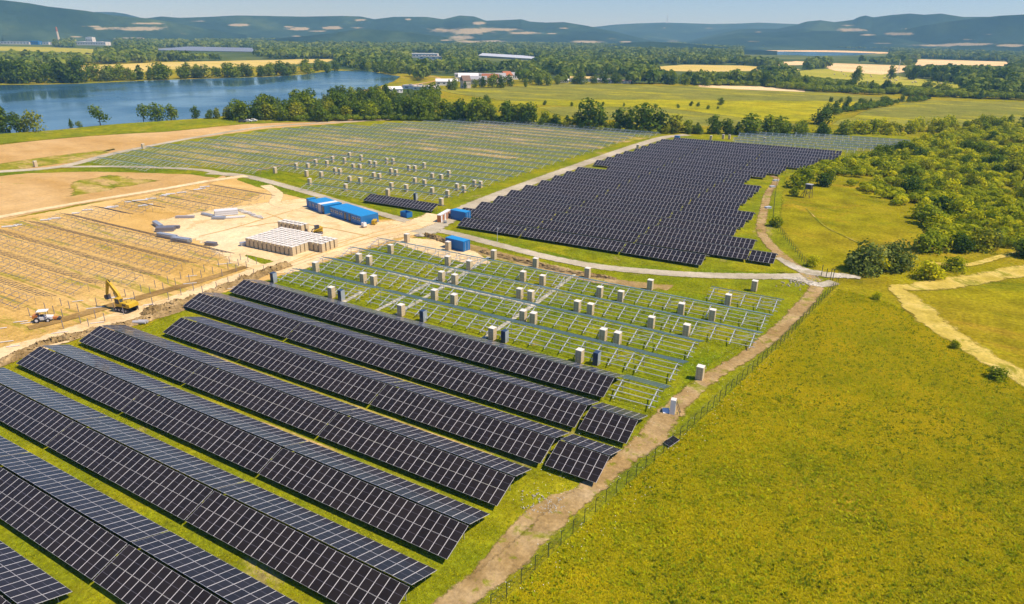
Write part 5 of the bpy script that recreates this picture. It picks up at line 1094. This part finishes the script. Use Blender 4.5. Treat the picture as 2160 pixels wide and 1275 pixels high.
# wooden lookout
e = empty('lookout_tower', (*S(1703, 417), 0), -.3); tag(e, 'wooden hunting lookout with a dark cabin on stilts', 'lookout tower')
MB().box((0, 0, 3.7), (1.9, 1.6, 1.5)).build('cabin', [M_darkmet], e); MB().box((0, 0, 4.52), (2.2, 1.9, .1)).build('roof', [M_roofgrey], e)
for sx_ in (-1, 1):
    for sy_ in (-1, 1): MB().beam((sx_*1.15, sy_*1.0, 0), (sx_*.85, sy_*.7, 3.1), .14).build('leg', [M_wood], e)
b = MB()
for sx_ in (-1, 1): b.beam((sx_*1.1, -.95, .4), (sx_*-.95, -.75, 2.4), .08)
for sy_ in (-1, 1): b.beam((-1.1, sy_*.95, 1.6), (1.1, sy_*.85, 1.6), .09)
b.build('brace', [M_wood], e); b = MB()
for s_ in (-.25, .25): b.beam((-2.4, s_, 0), (-1.0, s_, 3.0), .07)
for i in range(8): u = (i+.5)/8; b.beam((-2.4+1.4*u, -.25, 3*u), (-2.4+1.4*u, .25, 3*u), .05)
b.build('ladder', [M_wood], e)
# bales
bl = MB().cyl((-.7, 0, .8), (.7, 0, .8), .8, n=16).mesh('straw_bale', [M_bale])
BL = [(1780, 158), (1800, 160), (1836, 160), (1865, 165), (1876, 161), (1898, 164), (1870, 174), (1880, 175), (1886, 176), (1878, 172), (1888, 170), (1891, 171), (1925, 176), (1932, 175), (1930, 174), (1928, 191), (1978, 176), (1985, 178), (1976, 183), (1982, 180), (1996, 177), (2008, 184), (1889, 183), (1884, 180), (1775, 153), (1785, 162), (1760, 158), (1838, 163), (1997, 190), (2035, 182)]
for px, py in BL: o = link('straw_bale', bl, None, (*S(px, py), .07), random.uniform(0, 3)); tag(o, 'pale round straw bale on the mown field', 'straw bale', 'straw bales on the mown field')

# ------------------------------------------------------------------ buildings far away
def house(px, py, L, w, h, heading, label, wall, roof, name='farm_building', pitch=.35, flat=False, wins=4, grp=None):
    hx, hy = D(*heading); e = empty(name, (*S(px, py), 0), atan2(hy, hx)); tag(e, label, 'building', grp)
    MB().box((0, 0, h/2), (L, w, h)).build('wall', [wall], e)
    if flat:
        b = MB().box((0, 0, h+.2), (L+.6, w+.6, .35)); 
        for i in range(3): b.box((-L*.3+i*L*.3, 0, h+.8), (L*.08, w*.2, .8))
        b.build('roof', [roof], e)
    else:
        rh = w*pitch; b = MB(); b.add([(-L/2-.4, -w/2-.4, h), (L/2+.4, -w/2-.4, h), (L/2+.4, w/2+.4, h), (-L/2-.4, w/2+.4, h), (-L/2-.4, 0, h+rh), (L/2+.4, 0, h+rh)], [(0, 1, 5, 4), (2, 3, 4, 5), (0, 4, 3), (1, 2, 5), (3, 2, 1, 0)]); b.build('roof', [roof], e)
    for i in range(wins):
        xx = -L/2+L*(i+.5)/wins
        MB().box((xx, -w/2-.02, h*.55), (L/wins*.4, .1, h*.3)).build('window', [M_pane], e)
    MB().box((L*.5+.02, 0, h*.4), (.1, min(2.5, w*.3), h*.7)).build('door', [M_greypanel], e)
    return e
house(942, 180, 22, 12, 4, (1, .15), 'white gabled barn at the left of the farm', M_wallwhite, M_white, pitch=.2)
house(982, 186, 8, 8, 7, (1, .5), 'grey stone house with a steep brown roof at the farm', M_wallcream, M_roofbrown, 'stone_house', .6)
house(1000, 165, 46, 12, 4.5, (1, .02), 'long low grey-roofed hall behind the farm', M_wallwhite, M_roofgrey, 'hall', .1, wins=10)
house(988, 172, 22, 16, 5, (1, .1), 'pale hall with a rounded white roof at the farm', M_wallwhite, M_white, 'hall', .25)
house(1005, 178, 22, 10, 5, (1, -.1), 'beige farm shed right of the stone house', M_wallcream, M_roofgrey)
house(1034, 174, 18, 10, 5, (1, -.2), 'orange-roofed farmhouse in the middle of the farm', M_wallcream, M_roofred, 'farmhouse', .4)
house(1053, 173, 14, 9, 5.5, (1, .2), 'grey-roofed farmhouse left of the red-roofed one', M_wallwhite, M_roofgrey, 'farmhouse', .45)
house(1068, 171, 12, 9, 6, (1, 1), 'white farmhouse with a bright red roof at the right of the farm', M_wallwhite, M_roofred, 'farmhouse', .5)
house(1084, 168, 9, 8, 5, (1, .2), 'small white house at the right edge of the farm', M_wallwhite, M_roofgrey, 'farmhouse', .4)
house(888, 188, 34, 10, 3, (1, -.12), 'long flat grey shed beside the farm road', M_wallwhite, M_roofgrey, 'shed', .1, flat=True)
house(895, 190, 20, 9, 3, (1, -.12), 'low white shed in front of the long flat one', M_wallwhite, M_wallcream, 'shed', flat=True)
house(832, 196, 12, 10, 3.5, (1, .6), 'small white-walled shed near the lake end', M_wallwhite, M_white, 'shed', .2)
house(1230, 173, 30, 8, 4, (1, -.03), 'long shed with a yellow roof at the meadow edge', M_wallwhite, simple('yellow_roof', (.65, .48, .16), .7), 'shed', .25, wins=7)
house(1272, 174, 14, 7, 3, (1, -.03), 'white shed right of the yellow-roofed one', M_wallwhite, M_roofgrey, 'shed', .2)
house(1302, 176, 30, 6, 2.8, (1, -.03), 'low row of brown-roofed sheds at the meadow edge', M_wallwhite, M_roofbrown, 'shed', .2, wins=8)
house(1190, 175, 10, 6, 3, (1, 0), 'tiny white shed left of the yellow-roofed one', M_wallwhite, M_white, 'shed', .2)
house(895, 122, 60, 26, 8, (1, 0), 'white industrial hall above the right end of the lake', M_wallwhite, M_white, 'factory_hall', flat=True, wins=9)
house(910, 126, 50, 14, 6, (1, -.1), 'cream annex in front of the white industrial hall', M_wallwhite, M_wallcream, 'factory_hall', flat=True)
house(945, 122, 30, 16, 7, (1, 0), 'brick-coloured block right of the white industrial hall', M_wallcream, M_roofbrown, 'factory_hall', flat=True)
house(197, 96, 95, 30, 10, (1, 0), 'long white factory hall on the left plain', M_wallwhite, M_white, 'factory_hall', flat=True, wins=12)
house(193, 93, 22, 20, 21, (1, 0), 'tall white block rising behind the long factory hall', M_wallwhite, M_white, 'factory_tower', flat=True, wins=3)
house(38, 94, 90, 26, 8, (1, 0), 'grey warehouse at the far left of the plain', M_wallwhite, M_roofgrey, 'warehouse', flat=True, wins=9)
house(76, 94.5, 28, 20, 10, (1, 0), 'bright blue warehouse left of the chimney', M_blue, M_blueroof, 'warehouse', flat=True)
house(96, 94.5, 34, 20, 7, (1, 0), 'white warehouse between the blue one and the chimney', M_wallwhite, M_roofgrey, 'warehouse', flat=True)
house(1330, 108, 140, 30, 8, (1, .03), 'long white hall under the low knoll', M_wallwhite, M_roofgrey, 'warehouse', flat=True, wins=10)
house(526, 90, 40, 24, 9, (1, 0), 'pale hall at the foot of the central hills', M_wallwhite, M_white, 'warehouse', flat=True)
house(470, 89, 40, 18, 7, (1, 0), 'low pale hall left of another at the foot of the hills', M_wallwhite, M_roofgrey, 'warehouse', flat=True)
house(416, 88, 14, 14, 10, (1, 0), 'small white house at the foot of the left hills', M_wallwhite, M_white, 'house', .5)
house(1887, 101, 40, 26, 24, (1, 0), 'white block at the foot of the twin masts', M_wallwhite, M_white, 'factory_tower', flat=True, wins=3)
hr = random.Random(5); vil = [(780, 102, 26), (870, 101, 18), (560, 90, 12), (1010, 107, 14), (1540, 98, 10), (1690, 98, 8), (1960, 98, 8), (2110, 124, 6)]
for (cx, cy, n) in vil:
    for i in range(n):
        px = cx+hr.gauss(0, 26); py = cy+hr.uniform(-1.5, 1.8)
        x, y = S(px, py); rzv = hr.uniform(0, 3); w_ = hr.uniform(10, 16); hh = hr.uniform(5, 8)
        key = hr.choice(['a', 'b', 'c'])
        def mk(key=key):
            b = MB(); b.box((0, 0, 3.5), (14, 10, 7), 0); b.add([(-7.4, -5.4, 7), (7.4, -5.4, 7), (7.4, 5.4, 7), (-7.4, 5.4, 7), (-7.4, 0, 11), (7.4, 0, 11)], [(0, 1, 5, 4), (2, 3, 4, 5), (0, 4, 3), (1, 2, 5)], 1)
            return b.mesh('village_house', [M_wallwhite if key != 'b' else M_wallcream, {'a': M_roofred, 'b': M_roofbrown, 'c': M_roofgrey}[key]])
        o = link('village_house', cached(('vh', key), mk), None, (x, y, 0), rzv, (w_/14, w_/14, hh/7)); tag(o, 'tiny pale house of a distant village at the foot of the hills', 'house', 'houses of the distant villages')
# chimney, masts
def chimney(px, py, h, r0, label):
    e = empty('factory_chimney', (*S(px, py), 0)); tag(e, label, 'chimney'); MB().cyl((0, 0, 0), (0, 0, h*.75), r0, r0*.7, 12).build('shaft', [M_wallcream], e); MB().cyl((0, 0, h*.75), (0, 0, h), r0*.7, r0*.55, 12).build('striped_top', [M_roofred], e)
chimney(126, 95, 52, 4.2, 'tall pale factory chimney with a reddish top on the left plain'); chimney(62, 88, 34, 5, 'short stubby chimney below the left mountain')
def mast(px, py, h, w, label, dist=None):
    if dist is None: x, y = S(px, py); z = 0
    else:
        ray = FWw+R2w*(px-1080)/F_PX-U2w*(py-637.5)/F_PX; hd = sqrt(ray[0]**2+ray[1]**2); x, y = ray[0]/hd*dist, ray[1]/hd*dist; z = H0+ray[2]/hd*dist-8
    e = empty('lattice_mast', (x, y, z)); tag(e, label, 'mast'); b = MB()
    for a in range(3): t = a*2.09; b.beam((cos(t)*w, sin(t)*w, 0), (cos(t)*w*.2, sin(t)*w*.2, h), w*.16)
    e2 = b.build('leg', [M_wallwhite], e); b = MB(); n = 14
    for i in range(n):
        u = i/n; v = (i+1)/n
        for a in range(3):
            t = a*2.09; t2 = t+2.09; k0 = w*(1-.8*u); k1 = w*(1-.8*v); b.beam((cos(t)*k0, sin(t)*k0, h*u), (cos(t2)*k1, sin(t2)*k1, h*v), w*.1)
    b.build('lattice', [M_wallwhite], e)
mast(1884, 103, 120, 5, 'left one of the tall twin lattice masts before the right mountains'); mast(1890, 103, 150, 5, 'right one of the tall twin lattice masts before the right mountains')
mast(1407, 48, 70, 6, 'tiny transmitter mast on the far blue ridge', 6500); mast(618, 82, 48, 3, 'thin mast standing before the central hills')
mast(1893, 158, 22, 1.4, 'small pylon behind the stubble field'); mast(1827, 190, 9, .5, 'short pole in the bale field hedge')
# distant solar farm and glasshouses
def far_solar(px, label, m, name, rows, h, cat):
    q = [np.array(S(*p)) for p in px]; e = empty(name, (*q[0], 0)); tag(e, label, cat); b = MB(); fr_ = MB()
    for i in range(rows):
        u = (i+.5)/rows; a = q[0]+(q[3]-q[0])*u-q[0]; c_ = q[1]+(q[2]-q[1])*u-q[0]; L = np.linalg.norm(c_-a); ang = atan2(*(c_-a)[::-1]); mid = (a+c_)/2
        b.box((*mid, h), (L, 9, .2), 0, ang, .35); fr_.box((*mid, h/2), (L, .4, h), 0, ang)
    b.build('panel_rows' if cat != 'glasshouse' else 'roof_bays', [m], e); fr_.build('support', [M_galv], e)
M_farpanel = simple('far_panel_face', (.22, .26, .32), .3, 0, .1, .05); M_glassh = simple('glasshouse_roof', (.72, .76, .78), .25, 0, .04, .05)
far_solar([(330, 107.5), (560, 111.5), (535, 105), (395, 102)], 'distant grey-blue solar farm beyond the lake', M_farpanel, 'distant_solar_farm', 14, 3, 'solar farm')
far_solar([(1012, 121), (1138, 129), (1100, 124), (1015, 118.5)], 'long pale glasshouses glinting in the woods', M_glassh, 'glasshouses', 8, 5, 'glasshouse')
# cars near the belt
def car(px, py, label, m, heading):
    hx, hy = D(*heading); e = empty('parked_car', (*S(px, py), .18), atan2(hy, hx)); tag(e, label, 'car')
    MB().extrude([(-2.1, .35), (2.1, .35), (2.15, .8), (1.2, .9), (.6, 1.4), (-1.1, 1.45), (-1.9, .95), (-2.15, .85)], -.85, .85).build('body', [m], e)
    MB().extrude([(1.0, .95), (.55, 1.35), (-1.05, 1.4), (-1.6, 1.0)], -.87, .87).build('window', [M_pane], e)
    for xx in (-1.3, 1.3):
        for s_ in (-1, 1): MB().cyl((xx, s_*.75, .33), (xx, s_*.9, .33), .33, n=14).build('wheel', [M_rubber], e)
car(511, 259, 'dark parked car at the left of the vehicles below the belt', M_darkmet, (1, .1)); car(524, 258, 'white parked van, second in the line below the belt', M_white, (1, .1)); car(535, 257, 'white parked car, third in the line below the belt', M_white, (1, .1))

# ------------------------------------------------------------------ grass tufts and blossoms
def tufts(name, n, poly_px, exclude, size, m, seed, hts=(.15, .45), flower=False, world=None, clump=12):
    r = np.random.default_rng(seed); reg = [S(*p) for p in poly_px] if world is None else world; ex = [[S(*p) for p in h] for h in exclude]
    xs = [p[0] for p in reg]; ys = [p[1] for p in reg]
    X = r.uniform(min(xs), max(xs), n); Y = r.uniform(min(ys), max(ys), n); ok = inpoly(X, Y, reg)
    for h in ex: ok &= ~inpoly(X, Y, h)
    nz = vnoise(X+900, Y+900, clump*3.1, seed+5)*.42+vnoise(X+900, Y+900, clump, seed)*.33+vnoise(X+900, Y+900, clump*.3, seed+1)*.25
    ok &= r.random(n) < np.clip((nz-.2)*3, .35, 1); X, Y, nz = X[ok], Y[ok], nz[ok]; n = len(X)
    if flower: K = 1
    else: K = 5
    a = r.uniform(0, 2*pi, (n, K)); h = r.uniform(*hts, (n, K)); sp = size*r.uniform(.3, 1, (n, K)); w_ = size*.35*r.uniform(.5, 1, (n, K))
    bx = X[:, None]+np.cos(a)*sp*.4; by = Y[:, None]+np.sin(a)*sp*.4; tx = X[:, None]+np.cos(a)*sp; ty = Y[:, None]+np.sin(a)*sp
    px_, py_ = -np.sin(a)*w_, np.cos(a)*w_
    if flower:
        V = np.stack([np.stack([bx-w_, by-w_, h], 2), np.stack([bx+w_, by-w_, h], 2), np.stack([bx+w_, by+w_, h], 2), np.stack([bx-w_, by+w_, h+.03], 2)], 2).reshape(-1, 3); F_ = np.arange(len(V)).reshape(-1, 4)
    else:
        V = np.stack([np.stack([bx-px_, by-py_, np.full_like(h, .02)], 2), np.stack([bx+px_, by+py_, np.full_like(h, .02)], 2), np.stack([tx, ty, h], 2)], 2).reshape(-1, 3); F_ = np.arange(len(V)).reshape(-1, 3)
    tone = np.clip(np.repeat((nz-.5)*1.2+.46+r.normal(0, .13, n), K), 0, 1)
    o = link(name, np_mesh(name, V, F_, m, {'tone': ('FACE', tone)})); tag(o, kind='stuff'); print(name, n); return o
ROADX = [[(1128, 1050), (1200, 1045), (1270, 1010), (1330, 955), (1400, 880), (1500, 790), (1600, 730), (1640, 700), (1700, 640), (1720, 600), (1735, 600), (1715, 640), (1650, 705), (1600, 755), (1520, 805), (1440, 870), (1400, 930), (1330, 985), (1240, 1050), (1120, 1140), (1020, 1250), (940, 1290), (950, 1230), (1060, 1120)]]
tufts('meadow_grass', 260000, [(1040, 1300), (1278, 1066), (1500, 870), (1770, 610), (1880, 640), (2000, 720), (2220, 850), (2300, 1300)], [], .30, M_blade, 51, (.04, .17), clump=7)
tufts('field_grass', 150000, [], [], .24, M_blade2, 52, (.04, .18), world=[(-150, 20), (-24, 20), (-19, 60), (-16, 95), (-10, 135), (-8, 155), (-30, 142), (-112, 140), (-112, 90), (-116, 60), (-150, 50)], clump=5)
tufts('weed_clumps', 9000, [(1040, 1300), (1278, 1066), (1500, 870), (1770, 610), (1880, 640), (2000, 720), (2220, 850), (2300, 1300)], [], .55, M_leafscrub, 54, (.1, .35), clump=10)
tufts('white_blossoms', 1500, [(1000, 1300), (1100, 1000), (1400, 760), (1560, 640), (1640, 700), (1700, 700), (1560, 860), (1400, 1020), (1200, 1220), (1100, 1320)], ROADX, .11, M_flower, 53, (.12, .25), True, clump=3)

# ------------------------------------------------------------------ air
m = bpy.data.materials.new('haze'); m.use_nodes = True; n_ = m.node_tree.nodes; n_.remove(n_['Principled BSDF'])
pv = n_.new('ShaderNodeVolumePrincipled'); pv.inputs['Color'].default_value = (.24, .60, 1.0, 1); pv.inputs['Absorption Color'].default_value = (1, 1, 1, 1); pv.inputs['Density'].default_value = .00016; pv.inputs['Anisotropy'].default_value = 0.0
m.node_tree.links.new(pv.outputs[0], n_['Material Output'].inputs['Volume'])
o = MB().box((0, 0, 449), (2*R+60, 2*R+60, 900)).build('haze', [m]); tag(o, kind='stuff')
print('objects', len(bpy.data.objects), 'trees', NT)
